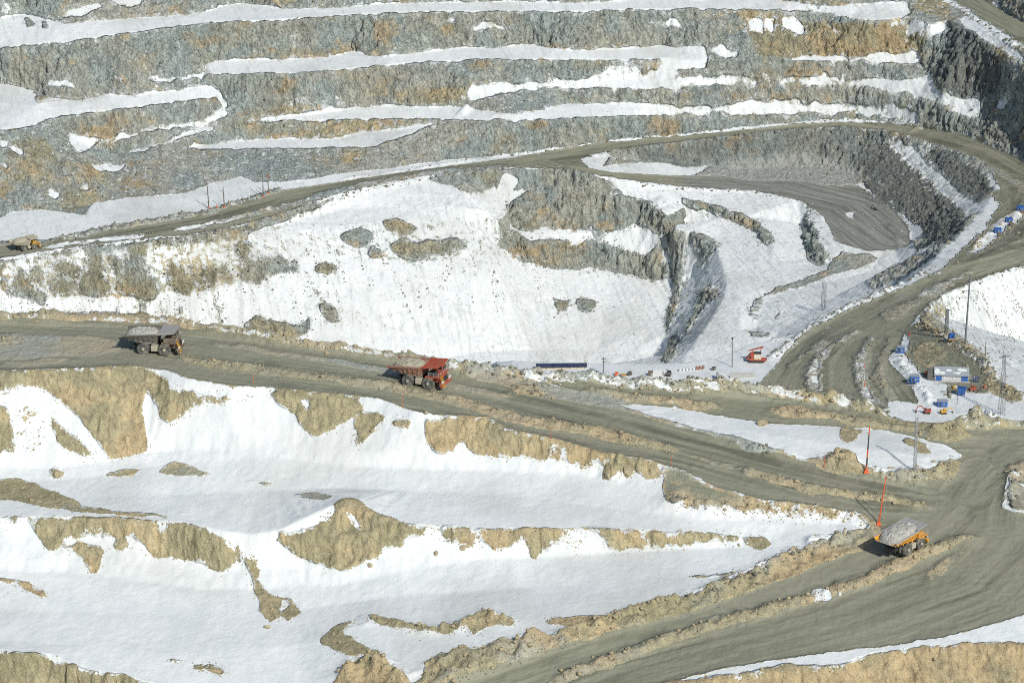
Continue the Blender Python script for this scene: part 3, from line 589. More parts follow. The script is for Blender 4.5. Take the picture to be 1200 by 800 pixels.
B("400,211 533,191 650,174 767,160 867,151 983,141 1083,148 1133,157 1200,186", 1.8, .8, .3)
B("1113,3 1167,40 1200,60", 2.0, .9, .3)
B("905,400 925,392", 1.2, .6, .2)

# centre lines that give each road surface its wheel tracks
TRACKS = [parse(s) for s in (
    "-320,400 0,400 100,402 209,410 304,422 400,436 508,452 600,474 700,498 800,524 900,548 1000,572 1090,588 1140,585 1165,560 1200,530 1480,525",
    "-320,430 0,430 125,424 219,434 304,445 400,455 500,473 600,496 700,520 800,543 870,562 950,583 1020,597 1100,600",
    "640,450 800,467 900,478 1000,490 1100,505 1200,505",
    "1150,545 1115,590 1080,625 1000,665 900,700 800,732 650,778 540,815",
    "1190,560 1180,620 1120,680 1000,725 860,760 740,793 600,840",
    "1480,270 1200,296 1130,318 1060,352 1000,378 960,400 930,430 915,460", "1090,350 1050,375 1010,400 985,425 985,455 1000,475", "1110,345 1060,385 1030,410 1025,440 1055,480",
    "1180,225 1160,262 1125,300 1090,322", "1062,388 1090,392 1130,420 1175,462",
    "-320,300 0,296 101,285 243,260 330,236 443,213 600,192 700,175 800,163 983,146 1083,158 1150,178 1200,205 1480,255", "640,190 690,202 767,210 850,215 920,220 1000,240 1050,280", "1065,-30 1130,2 1200,40 1480,92")]

# ---------------------------------------------------------------- build the ground
import time as _t
_T0 = _t.time()
V2, Zo, CF, _bad = build_heights()
ZB = blur(rasterise(V2, Zo, CF), 2)
YY = YR[:, None]; XX = SC[None, :]*YY
def slopes(Z):
    ds = np.gradient(Z, SC, axis=1); dy = np.gradient(Z, YR, axis=0)
    gx = ds/YY; gy = dy-(SC[None, :]/YY)*ds
    return gx, gy
gx, gy = slopes(blur(ZB, 1))
slope = np.degrees(np.arctan(np.hypot(gx, gy)))
far = (YY > 1430) & (ZB > -262)
cov = {k: np.zeros((NR, NC), np.float32) for k in ('snow', 'road', 'warm', 'pale', 'rough')}
cov['snow'][:] = np.clip(0.5+(37.0-slope)/22.0, 0.0, 1.0)
cov['snow'][YY[:, 0] < 1430] = np.clip(0.5+(76.0-slope[YY[:, 0] < 1430])/16.0, 0.0, 1.06)
pit = (YY > 1430) & (ZB < -247) & (XX < 230)
cov['snow'] = np.where(pit, np.clip(0.5+(66.0-slope)/30.0, 0.0, 0.92), cov['snow'])
cov['warm'][:] = np.where(YY < 900, 0.9, 0.0)
cov['rough'][:] = 0.15
LN = {n: list(zip(U, V)) for n, U, V, Z in LINES}
farwall = poly_mask([(-300, -46), (1200, -46), (1300, 60), (1300, 215)]+LN['toe5'][::-1] if False else [(-300, -46), (1130, -46), (1200, 58), (1300, 120), (1300, 232), (1200, 186), (1133, 157), (1083, 149), (1033, 143)]+LN['toe5'][::-1])
rs, cs, m = farwall
A = cov['snow'][rs, cs]; A[m] = np.minimum(A[m], 0.19+0.15*np.clip((38-slope[rs, cs][m])/30, -1, 1))
BANDS = []
def band(toe, crest, u0, u1, v=1.05):
    t = [p for p in LN[toe] if u0 <= p[0] <= u1]; c = [p for p in LN[crest] if u0 <= p[0] <= u1]
    BANDS.append((t+c[::-1], dict(snow=v, road=0)))
band('toe1', 'crest2', -300, 1070); band('patch2t', 'patch2', 1000, 1150); band('toe2', 'crest3', 240, 800); band('toe2', 'crest3', 910, 1090)
band('toe3', 'crest4', 540, 1120); band('toe4', 'crest5', 268, 1080); band('toe3l', 'crest3l', -300, 262); band('rampAt', 'rampA', 100, 252); band('ramp6t', 'ramp6', 200, 530)
BANDS.append((parse('1088,88 1094,98 1107,108 1127,114 1147,112 1150,138 1147,141 1120,134 1100,124 1077,113 1067,100'), dict(snow=.92, road=0)))
BANDS.append((parse('1060,128 1077,137 1085,148 1060,143'), dict(snow=.9, road=0)))
def boxblur(A, a, b):
    for ax, k in ((0, a), (1, b)):
        P = np.pad(A, [(k+1, k) if i == ax else (0, 0) for i in range(2)], mode='edge'); cs_ = np.cumsum(P, axis=ax, dtype=np.float64)
        n = A.shape[ax]; A = ((np.take(cs_, np.arange(2*k+1, 2*k+1+n), ax)-np.take(cs_, np.arange(0, n), ax))/(2*k+1)).astype(np.float32)
    return A
w1 = vnoise(XX*.22+1.7, YY*.22, ZB*.22)+.65*vnoise(XX*.75, YY*.75+4.4, ZB*.75)
w2 = vnoise(XX*.22+21.7, YY*.22, ZB*.22)+.65*vnoise(XX*.75, YY*.75+34.4, ZB*.75)
DR = np.gradient(YR)[:, None]; DC = DS*YY
wamp = np.where(YY < 900, 0.9, 1.6)*np.clip(1-slope/110, .5, 1)
wr = np.clip(np.rint(w1*wamp/DR), -6, 6).astype(np.int32); wc = np.clip(np.rint(w2*wamp/DC), -6, 6).astype(np.int32)
for pts, vals in BANDS+MASKS:
    rs, cs, m = poly_mask(pts, vals.get('ymin') or 0.0)
    if m.size == 0: continue
    PD = 14
    mp = np.pad(m, 2*PD)
    r0, r1 = max(0, rs.start-PD), min(NR, rs.stop+PD); c0, c1 = max(0, cs.start-PD), min(NC, cs.stop+PD)
    k = 0.35 if vals.get('road') == 1.0 else 1.0
    ri = np.arange(r0, r1)[:, None]-rs.start+2*PD+np.rint(wr[r0:r1, c0:c1]*k).astype(np.int32)
    ci = np.arange(c0, c1)[None, :]-cs.start+2*PD+np.rint(wc[r0:r1, c0:c1]*k).astype(np.int32)
    raw = mp[ri, ci].astype(np.float32)
    if vals.get('road') == 1.0: mf = blur(raw, 2)
    else:
        far_ = YR[(r0+r1)//2] > 900
        mf = 0.4*blur(raw, 3)+0.6*boxblur(boxblur(raw, 5 if far_ else 4, 6), 4, 4)
        mf = np.clip(mf*1.22, 0, 1)
    for k, val in vals.items():
        if val is None or k == 'ymin': continue
        A = cov[k][r0:r1, c0:c1]; A += (val-A)*mf
ZT = ZB.copy(); RUB = np.zeros((NR, NC), np.float32)
for pts, w, h, rub, ymin in BERMS:
    rs, cs, dist, lat, along, acc = line_dist(pts, w*2.2, ymin)
    x = XX[rs, cs]; y = np.broadcast_to(YY, XX.shape)[rs, cs]
    amp = np.clip(0.75+0.5*vnoise(x*.16+3, y*.16, 0*x)+0.55*vnoise(x*.5+13, y*.5, 0*x)+.3*vnoise(x*1.1+3, y*1.1, 0*x), .1, 2)
    prof = np.exp(-(dist/w)**2*1.6)*np.clip(np.minimum(along, acc-along)/w/1.5+0.35, 0, 1)
    ZT[rs, cs] += prof*h*amp
    RUB[rs, cs] = np.maximum(RUB[rs, cs], np.where(dist < w*1.1, rub*prof, 0))
def fbm(sx, sy, sz, o, seed):
    a = np.zeros(XX.shape, np.float32); g = 1.0; t = 0.0
    for k in range(o):
        a += g*vnoise(XX*sx*2**k+seed, YY*sy*2**k+seed*2, ZT*sz*2**k); t += g; g *= .6
    return 0.5+0.5*np.clip(a/t*1.9, -1, 1)
tintn = fbm(.03, .03, .03, 4, 3.3); bign = fbm(.05, .05, .05, 4, 17.7); ochn = fbm(.06, .06, .10, 4, 41.1); bluen = fbm(.06, .045, .06, 4, 57.7)
aux = np.zeros((NR, NC, 2), np.float32); bestd = np.full((NR, NC), 1e9, np.float32)
for ti, pts in enumerate(TRACKS):
    rs, cs, dist, lat, along, acc = line_dist(pts, 32.0, 1050.0 if ti >= 5 else 0.0)
    q = dist < bestd[rs, cs]
    bestd[rs, cs][q] = dist[q]; aux[rs, cs, 0][q] = lat[q]; aux[rs, cs, 1][q] = along[q]
# relief: broad undulation, broken rock on the bare faces, lumps on the windrows, wind crust on the snow
rock = np.clip(1.3-cov['snow']*1.7, 0, 1)*(1-cov['road'])
steep = np.clip((slope-22)/25, 0, 1)
x, y, z = XX, np.broadcast_to(YY, XX.shape), ZT
n1 = vnoise(x*.11, y*.11, z*.05); n2 = vnoise(x*.31+9, y*.31, z*.13)
n3 = vnoise(x*.85+5, y*.85, z*.4)
rid = 1-np.abs(vnoise(x*.2+31, y*.2, z*.07))*2
rid2 = 1-np.abs(vnoise(x*.52+11, y*.52, z*.22))*2
n4 = vnoise(x*1.3+15, y*1.3, z*.9)
blk = np.abs(vnoise(x*.42+51, y*.42, z*.30))                      # sharp creases between blocks
gul = np.abs(vnoise(x*.40+z*.16+77, y*.28, z*.045))          # narrow steep fractures
strk = vnoise((x+.28*y)*.55, y*.05, z*.05)
disp = rock*(0.25+0.75*steep)*(n1*1.1+rid*.9+rid2*.6+n2*.5+n3*.45+n4*.25-np.clip(.22-blk, 0, 1)*4.0-np.clip(.09-gul, 0, 1)*11.0*(YY > 900))
disp *= np.where(YY < 900, 0.50, 1.5)
disp += cov['rough']*(n3*.28+n2*.22)
disp += cov['road']*0.05*n3
disp += np.clip(cov['snow'], 0, 1)*(1-cov['road'])*(np.clip((slope-5)/22, .12, 1)*(n2*.2+n1*.2+n3*.07)+np.where(pit | ((YY > 1200) & (XX > 180)), rid2*.15+strk*.34, 0)+steep*(rid*.15))
disp = disp.astype(np.float64)
gx, gy = slopes(blur(ZT, 2))
inv = 1/np.sqrt(1+gx*gx+gy*gy)
PX = XX-gx*inv*disp; PY = y-gy*inv*disp; PZ = ZT+inv*disp
ZT = ZT+disp*np.where(inv > .75, 1/inv, 0)            # what ground() and hit() answer on flat places
print('terrain', NR, NC, round(_t.time()-_T0, 1), 's')

# ---------------------------------------------------------------- node helper
class NT:
    def __init__(self, name):
        self.m = bpy.data.materials.new(name); self.m.use_nodes = True
        self.t = self.m.node_tree; self.t.nodes.clear()
        self.out = self.t.nodes.new('ShaderNodeOutputMaterial')
        self.b = self.t.nodes.new('ShaderNodeBsdfPrincipled')
        self.t.links.new(self.b.outputs[0], self.out.inputs[0])
    def n(self, typ, **kw):
        nd = self.t.nodes.new(typ)
        for k, v in kw.items(): setattr(nd, k, v)
        return nd
    def set(self, sock, v):
        if isinstance(v, bpy.types.NodeSocket): self.t.links.new(v, sock)
        else: sock.default_value = v
    def math(self, op, a, b=0.0, c=0.0, clamp=False):
        nd = self.n('ShaderNodeMath', operation=op, use_clamp=clamp)
        self.set(nd.inputs[0], a); self.set(nd.inputs[1], b)
        if op in ('MULTIPLY_ADD', 'COMPARE'): self.set(nd.inputs[2], c)
        return nd.outputs[0]
    def step(self, v, lo, hi, a=0.0, b=1.0):
        nd = self.n('ShaderNodeMapRange', interpolation_type='SMOOTHSTEP')
        self.set(nd.inputs['Value'], v)
        for k, q in (('From Min', lo), ('From Max', hi), ('To Min', a), ('To Max', b)): self.set(nd.inputs[k], q)
        return nd.outputs['Result']
    def vec(self, v, s):
        nd = self.n('ShaderNodeVectorMath', operation='MULTIPLY')
        self.set(nd.inputs[0], v); nd.inputs[1].default_value = s
        return nd.outputs[0]
    def noise(self, v, scale, detail=4.0, rough=0.55, dist=0.0):
        nd = self.n('ShaderNodeTexNoise')
        if v is not None: self.set(nd.inputs['Vector'], v)
        nd.inputs['Scale'].default_value = scale; nd.inputs['Detail'].default_value = detail
        nd.inputs['Roughness'].default_value = rough; nd.inputs['Distortion'].default_value = dist
        return nd.outputs['Fac']
    def mix(self, f, a, b, mode='MIX'):
        nd = self.n('ShaderNodeMix', data_type='RGBA', blend_type=mode)
        self.set(nd.inputs[0], f)
        for s, v in ((nd.inputs[6], a), (nd.inputs[7], b)):
            if isinstance(v, tuple): v = v+(1.0,) if len(v) == 3 else v
            self.set(s, v)
        return nd.outputs[2]
    def bump(self, h, strength, dist, normal=None):
        nd = self.n('ShaderNodeBump'); self.set(nd.inputs['Height'], h)
        self.set(nd.inputs['Strength'], strength); nd.inputs['Distance'].default_value = dist
        if normal is not None: self.t.links.new(normal, nd.inputs['Normal'])
        return nd.outputs[0]

def ground_material():
    g = NT('mine_ground')
    geo = g.n('ShaderNodeNewGeometry'); pos = geo.outputs['Position']
    a1 = g.n('ShaderNodeAttribute', attribute_name='cov1'); a2 = g.n('ShaderNodeAttribute', attribute_name='cov2')
    s1 = g.n('ShaderNodeSeparateColor'); g.set(s1.inputs[0], a1.outputs['Color'])
    s2 = g.n('ShaderNodeSeparateColor'); g.set(s2.inputs[0], a2.outputs['Color'])
    snow, road, warm = s1.outputs; pale, rough, lat = s2.outputs; along = a2.outputs['Alpha']
    sp = g.n('ShaderNodeSeparateXYZ'); g.set(sp.inputs[0], pos)
    farq = g.step(sp.outputs[1], 950.0, 1250.0)
    a3 = g.n('ShaderNodeAttribute', attribute_name='cov3'); s3 = g.n('ShaderNodeSeparateColor'); g.set(s3.inputs[0], a3.outputs['Color'])
    tint, big, och = s3.outputs; blue = a3.outputs['Alpha']
    # fall-line coordinate: fine across the slope, long down it
    cx = g.n('ShaderNodeCombineXYZ')
    g.set(cx.inputs[0], g.math('MULTIPLY_ADD', sp.outputs[1], 0.25, sp.outputs[0]))
    g.set(cx.inputs[1], g.math('MULTIPLY', sp.outputs[1], 0.12)); g.set(cx.inputs[2], g.math('MULTIPLY', sp.outputs[2], 0.12))
    streak = g.noise(cx.outputs[0], 0.45, 3.0, 0.6)
    lump = g.noise(pos, 0.33, 5.0, 0.62)
    fine = g.noise(pos, 1.6, 3.0, 0.65)
    # --- masks
    sv = g.math('ADD', snow, g.math('MULTIPLY', g.math('SUBTRACT', lump, 0.5), g.math('MULTIPLY_ADD', farq, 0.7, 1.45)))
    sv = g.math('ADD', sv, g.math('MULTIPLY', g.math('SUBTRACT', fine, 0.5), 0.95))
    sv = g.math('ADD', sv, g.math('MULTIPLY', g.math('SUBTRACT', streak, 0.5), g.math('MULTIPLY_ADD', farq, 0.5, 0.4)))
    ledge = g.noise(g.vec(pos, (0.22, 0.22, 1.1)), 1.0, 4.0, 0.7)
    sv = g.math('ADD', sv, g.math('MULTIPLY', g.step(ledge, 0.60, 0.78), g.math('MULTIPLY', farq, 0.75)))
    spk = g.math('MULTIPLY', g.step(streak, 0.47, 0.62), g.step(fine, 0.48, 0.64))
    sv = g.math('SUBTRACT', sv, g.math('MULTIPLY', spk, g.math('MULTIPLY_ADD', farq, 0.72, 0.05)))
    snowm = g.step(sv, 0.46, 0.54)
    rv = g.math('ADD', road, g.math('MULTIPLY', g.math('SUBTRACT', lump, 0.5), 0.55))
    roadm = g.step(rv, 0.44, 0.56)
    # --- bare rock and soil
    rc = g.n('ShaderNodeCombineXYZ')
    g.set(rc.inputs[0], g.math('MULTIPLY_ADD', sp.outputs[2], 0.38, sp.outputs[0]))
    g.set(rc.inputs[1], g.math('MULTIPLY', sp.outputs[1], 0.6)); g.set(rc.inputs[2], g.math('MULTIPLY', sp.outputs[2], 0.42))
    rk = rc.outputs[0]
    facet = g.noise(rk, 0.30, 7.0, 0.68, 0.15)
    crack = g.noise(rk, 1.15, 5.0, 0.72, 0.3)
    wob = g.n('ShaderNodeVectorMath', operation='ADD'); g.set(wob.inputs[0], rk)
    wv0 = g.n('ShaderNodeCombineXYZ'); g.set(wv0.inputs[0], g.math('MULTIPLY', crack, 2.2)); g.set(wv0.inputs[2], g.math('MULTIPLY', facet, 3.0)); g.set(wob.inputs[1], wv0.outputs[0])
    vo = g.n('ShaderNodeTexVoronoi', feature='DISTANCE_TO_EDGE'); g.set(vo.inputs['Vector'], wob.outputs[0]); vo.inputs['Scale'].default_value = 0.30
    joint = g.math('MULTIPLY', g.step(vo.outputs['Distance'], 0.055, 0.015), g.step(lump, 0.44, 0.60))
    fv = g.math('SUBTRACT', facet, 0.5); cv = g.math('SUBTRACT', crack, 0.5)
    tone = g.math('ADD', 1.0, g.math('ADD', g.math('MULTIPLY', fv, 2.0), g.math('MULTIPLY', cv, 2.3)))
    tone = g.math('MAXIMUM', 0.32, g.math('MINIMUM', tone, 1.5))
    grey = g.mix(g.step(tint, 0.25, 0.75), (0.430, 0.470, 0.405), (0.485, 0.490, 0.405))
    grey = g.mix(g.step(blue, 0.40, 0.85), grey, (0.405, 0.470, 0.435))
    soil = g.mix(g.step(och, 0.25, 0.75), (0.400, 0.355, 0.205), (0.540, 0.470, 0.275))
    wv = g.math('ADD', warm, g.math('MULTIPLY', g.math('SUBTRACT', big, 0.5), 0.9))
    col = g.mix(g.math('MULTIPLY', g.step(wv, 0.22, 0.85), g.math('SUBTRACT', 1.0, g.math('MULTIPLY', farq, 0.15))), grey, soil)
    col = g.mix(g.math('MULTIPLY', g.step(g.math('ADD', g.math('ADD', och, g.math('MULTIPLY', fv, 0.8)), g.math('MULTIPLY', warm, 0.14)), 0.58, 1.02), 0.85), col, (0.54, 0.41, 0.225))
    tcol = g.n('ShaderNodeCombineColor')
    for k in range(3): g.set(tcol.inputs[k], tone)
    soft = g.mix(g.math('MULTIPLY', g.math('SUBTRACT', 1.0, farq), 0.45), tcol.outputs[0], (1.0, 1.0, 1.0))
    col = g.mix(1.0, col, soft, 'MULTIPLY')
    col = g.mix(g.math('MULTIPLY', joint, g.math('MULTIPLY_ADD', farq, 0.35, 0.30)), col, (0.075, 0.075, 0.063))
    col = g.mix(g.math('MULTIPLY', g.step(fine, 0.58, 0.70), g.math('MULTIPLY', farq, 0.55)), col, (0.60, 0.60, 0.53))
    col = g.mix(g.math('MULTIPLY', g.step(fine, 0.42, 0.33), g.math('MULTIPLY_ADD', farq, 0.20, 0.42)), col, (0.12, 0.118, 0.095))
    grain = g.noise(pos, 4.5, 2.0, 0.6)
    col = g.mix(g.math('MULTIPLY', g.step(grain, 0.52, 0.68), 0.45), col, (0.10, 0.10, 0.08))
    col = g.mix(g.math('MULTIPLY', g.step(grain, 0.46, 0.32), 0.35), col, (0.60, 0.60, 0.50))
    col = g.mix(g.math('MULTIPLY', pale, 0.62, clamp=True), col, g.mix(g.step(warm, 0.2, -0.2), (0.46, 0.44, 0.35), (0.50, 0.51, 0.46)))
    col = g.mix(g.math('MULTIPLY', g.step(warm, -0.4, -1.3, 0.0, 0.6), g.math('SUBTRACT', 1.0, g.math('MINIMUM', pale, 1.0))), col, (0.125, 0.130, 0.120))  # dark tint; puts the shade of the right-hand walls into the colour
    # --- roads: packed gravel with wheel tracks along the lane
    tv = g.n('ShaderNodeCombineXYZ')
    g.set(tv.inputs[0], g.math('MULTIPLY', lat, 0.42)); g.set(tv.inputs[1], g.math('MULTIPLY', along, 0.022)); g.set(tv.inputs[2], 0.0)
    tr = g.noise(tv.outputs[0], 1.0, 5.0, 0.6, 0.6)
    rcol = g.mix(g.step(tr, 0.30, 0.68), (0.215, 0.218, 0.152), (0.355, 0.355, 0.255))
    wvv = g.n('ShaderNodeCombineXYZ'); g.set(wvv.inputs[0], g.math('MULTIPLY', lat, 0.16)); g.set(wvv.inputs[1], g.math('MULTIPLY', along, 0.010)); wvv.inputs[2].default_value = 7.3
    wet = g.noise(wvv.outputs[0], 1.0, 4.0, 0.6, 0.5)
    rcol = g.mix(g.math('MULTIPLY', g.step(wet, 0.50, 0.62), 0.75), rcol, (0.125, 0.128, 0.092))
    rcol = g.mix(g.math('MULTIPLY', g.step(big, 0.42, 0.66), 0.45), rcol, (0.340, 0.330, 0.245))
    rcol = g.mix(g.math('MULTIPLY', g.step(tr, 0.60, 0.72), 0.40), rcol, (0.37, 0.355, 0.275))
    rcol = g.mix(g.math('MULTIPLY', g.step(fine, 0.56, 0.74), 0.30), rcol, (0.34, 0.325, 0.25))
    pv = g.math('ADD', pale, g.math('MULTIPLY', g.math('SUBTRACT', tr, 0.5), 1.2))
    rcol = g.mix(g.math('MULTIPLY', g.step(pv, 0.35, 0.95), 0.85), rcol, (0.46, 0.445, 0.36))
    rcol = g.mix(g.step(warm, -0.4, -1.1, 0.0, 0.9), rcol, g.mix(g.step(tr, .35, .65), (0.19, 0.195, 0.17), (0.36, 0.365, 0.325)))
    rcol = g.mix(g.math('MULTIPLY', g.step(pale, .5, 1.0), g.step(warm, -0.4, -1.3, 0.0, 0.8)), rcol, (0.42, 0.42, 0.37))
    col = g.mix(roadm, col, rcol)
    # --- snow
    crust = g.noise(g.vec(pos, (1.0, 0.35, 0.5)), 0.30, 4.0, 0.6)
    sc = g.mix(g.step(crust, 0.30, 0.72), (0.785, 0.825, 0.795), (0.875, 0.89, 0.86))
    sc = g.mix(g.math('MULTIPLY', g.step(tint, 0.50, 0.95), 0.5), sc, (0.62, 0.63, 0.58))
    sc = g.mix(g.math('MULTIPLY', g.step(streak, 0.52, 0.68), g.math('MULTIPLY_ADD', farq, 0.30, 0.08)), sc, (0.58, 0.60, 0.58))
    col = g.mix(snowm, col, sc)
    g.set(g.b.inputs['Base Color'], col)
    g.set(g.b.inputs['Roughness'], g.mix(snowm, (0.92,)*3, (0.75,)*3))
    g.b.inputs['Specular IOR Level'].default_value = 0.15
    # --- relief
    bare = g.math('MULTIPLY', g.step(snow, 0.62, 0.42), g.math('SUBTRACT', 1.0, g.math('MULTIPLY', road, 0.85), clamp=True))
    hr = g.math('ADD', g.math('ADD', g.math('MULTIPLY', facet, 2.6), g.math('MULTIPLY', crack, 1.9)), g.math('MULTIPLY', fine, 0.5))
    hs = g.math('MULTIPLY', g.math('ADD', crust, g.math('MULTIPLY', fine, 0.8)), 0.32)
    h = g.math('ADD', g.math('MULTIPLY', hr, bare), g.math('MULTIPLY', hs, g.math('SUBTRACT', 1.0, bare)))
    g.set(g.b.inputs['Normal'], g.bump(h, g.math('MULTIPLY_ADD', farq, 0.35, 0.5), 1.0))
    return g.m
GROUND = ground_material()

def grid_object(name, facemask):
    idx = np.full(NR*NC, -1, np.int64)
    r, c = np.nonzero(facemask)
    q = np.stack([r*NC+c, r*NC+c+1, (r+1)*NC+c+1, (r+1)*NC+c], 1)
    used = np.unique(q); idx[used] = np.arange(len(used))
    q = idx[q].astype(np.int32)
    me = bpy.data.meshes.new(name)
    me.vertices.add(len(used)); me.loops.add(q.size); me.polygons.add(len(q))
    co = np.stack([PX.ravel()[used], PY.ravel()[used], PZ.ravel()[used]], 1).astype(np.float32)
    me.vertices.foreach_set('co', co.ravel())
    me.loops.foreach_set('vertex_index', q.ravel())
    me.polygons.foreach_set('loop_start', np.arange(0, q.size, 4, dtype=np.int32))
    me.polygons.foreach_set('use_smooth', np.ones(len(q), bool))
    for nm, arr in (('cov1', (cov['snow'], cov['road'], cov['warm'], np.ones_like(cov['snow']))), ('cov3', (tintn, bign, ochn, bluen)), ('cov2', (cov['pale'], cov['rough'], aux[:, :, 0], aux[:, :, 1]))):
        at = me.attributes.new(nm, 'FLOAT_COLOR', 'POINT')
        at.data.foreach_set('color', np.stack([a.ravel()[used] for a in arr], 1).astype(np.float32).ravel())
    me.update(calc_edges=True)
    me.materials.append(GROUND)
    o = bpy.data.objects.new(name, me); bpy.context.scene.collection.objects.link(o)
    o['kind'] = 'structure'
    return o
fc = lambda A: 0.25*(A[:-1, :-1]+A[1:, :-1]+A[:-1, 1:]+A[1:, 1:])
isroad = fc(cov['road']) > 0.5
isfar = np.broadcast_to(YR[:-1, None] > 1250, isroad.shape)
grid_object('haul_road', isroad)
grid_object('pit_wall', ~isroad & isfar)
grid_object('snowfield', ~isroad & ~isfar)

def sheet():
    bm = bmesh.new()
    vs = [bm.verts.new(p) for p in ((-9000, -9000, -340), (9000, -9000, -340), (9000, 9000, -340), (-9000, 9000, -340))]
    bm.faces.new(vs); me = bpy.data.meshes.new('ground'); bm.to_mesh(me); bm.free()
    g = NT('distant_snow'); pos = g.n('ShaderNodeNewGeometry').outputs['Position']
    g.set(g.b.inputs['Base Color'], g.mix(g.step(g.noise(pos, .01, 6), .4, .6), (.3, .28, .22), (.75, .77, .78))); g.b.inputs['Roughness'].default_value = .9
    me.materials.append(g.m); o = bpy.data.objects.new('ground', me); bpy.context.scene.collection.objects.link(o); o['kind'] = 'structure'
sheet()

# ---------------------------------------------------------------- camera, sky, sun
scn = bpy.context.scene
cam = bpy.data.cameras.new('camera'); camo = bpy.data.objects.new('camera', cam); scn.collection.objects.link(camo)
camo.location = (0, 0, CAMH); camo.rotation_euler = (math.pi/2-PITCH, 0, 0)
cam.sensor_width = 36.0; cam.lens = 36.0*F/1200.0; cam.clip_start = 1.0; cam.clip_end = 30000.0
scn.camera = camo
SUN_EL = math.radians(39.0); SUN_AZ = math.radians(149.0)       # azimuth measured from +Y towards +X
sd = Vector((math.sin(SUN_AZ)*math.cos(SUN_EL), math.cos(SUN_AZ)*math.cos(SUN_EL), math.sin(SUN_EL)))
w = bpy.data.worlds.new('World'); scn.world = w; w.use_nodes = True
nt = w.node_tree; sky = nt.nodes.new('ShaderNodeTexSky'); sky.sky_type = 'NISHITA'; sky.sun_disc = False
sky.sun_elevation = SUN_EL; sky.sun_rotation = SUN_AZ; sky.altitude = 400
nt.links.new(sky.outputs[0], nt.nodes['Background'].inputs[0]); nt.nodes['Background'].inputs[1].default_value = 0.08
sl = bpy.data.lights.new('sun', 'SUN'); sl.energy = 3.0; sl.angle = math.radians(0.53); sl.color = (1.0, 0.97, 0.915)
slo = bpy.data.objects.new('sun', sl); scn.collection.objects.link(slo); slo.rotation_euler = sd.to_track_quat('Z', 'Y').to_euler()
slo.location = (300, 200, 700)
scn.view_settings.view_transform = 'Standard'; scn.view_settings.look = 'None'; scn.view_settings.exposure = 0.07; scn.view_settings.gamma = 1.0
try: scn.view_settings.use_curve_mapping = False
except Exception: pass
scn.render.filter_size = 1.0
scn.render.engine = 'CYCLES'; scn.cycles.use_denoising = False; scn.cycles.use_adaptive_sampling = True; scn.cycles.adaptive_threshold = 0.03; scn.cycles.pixel_filter_type = 'BLACKMAN_HARRIS'; scn.cycles.filter_width = 1.0; scn.cycles.max_bounces = 5; scn.cycles.diffuse_bounces = 2

# ================================================================ things standing in the mine
C = scn.collection
def mat(name, col, rough=0.6, metal=0.0, dirt=0.35, dirtcol=(0.36, 0.33, 0.25), scale=1.2, spec=0.4):
    """painted or raw surface with dust lying on it in cloudy patches"""
    g = NT(name)
    tc = g.n('ShaderNodeTexCoord').outputs['Object']
    n = g.noise(tc, scale, 6.0, 0.65); f = g.noise(tc, scale*7, 3.0, 0.6)
    c = g.mix(g.step(f, 0.3, 0.7), tuple(x*0.86 for x in col), tuple(min(1, x*1.1) for x in col))
    c = g.mix(g.math('MULTIPLY', g.step(n, 0.36, 0.68), dirt), c, dirtcol)
    g.set(g.b.inputs['Base Color'], c); g.b.inputs['Metallic'].default_value = metal
    g.set(g.b.inputs['Roughness'], g.math('MULTIPLY_ADD', n, 0.3, rough-0.1)); g.b.inputs['Specular IOR Level'].default_value = spec
    g.set(g.b.inputs['Normal'], g.bump(f, 0.15, 0.05))
    return g.m
def rockmat(name, a, b, dark):
    g = NT(name); tc = g.n('ShaderNodeNewGeometry').outputs['Position']
    n = g.noise(tc, 1.1, 6.0, 0.65); f = g.noise(tc, 3.1, 5.0, 0.7, 0.5)
    c = g.mix(g.step(n, 0.35, 0.65), a, b); c = g.mix(g.step(f, 0.45, 0.30), c, dark)
    g.set(g.b.inputs['Base Color'], c); g.b.inputs['Roughness'].default_value = 0.95; g.b.inputs['Specular IOR Level'].default_value = 0.15
    g.set(g.b.inputs['Normal'], g.bump(g.math('ADD', n, f), 0.7, 0.25))
    return g.m
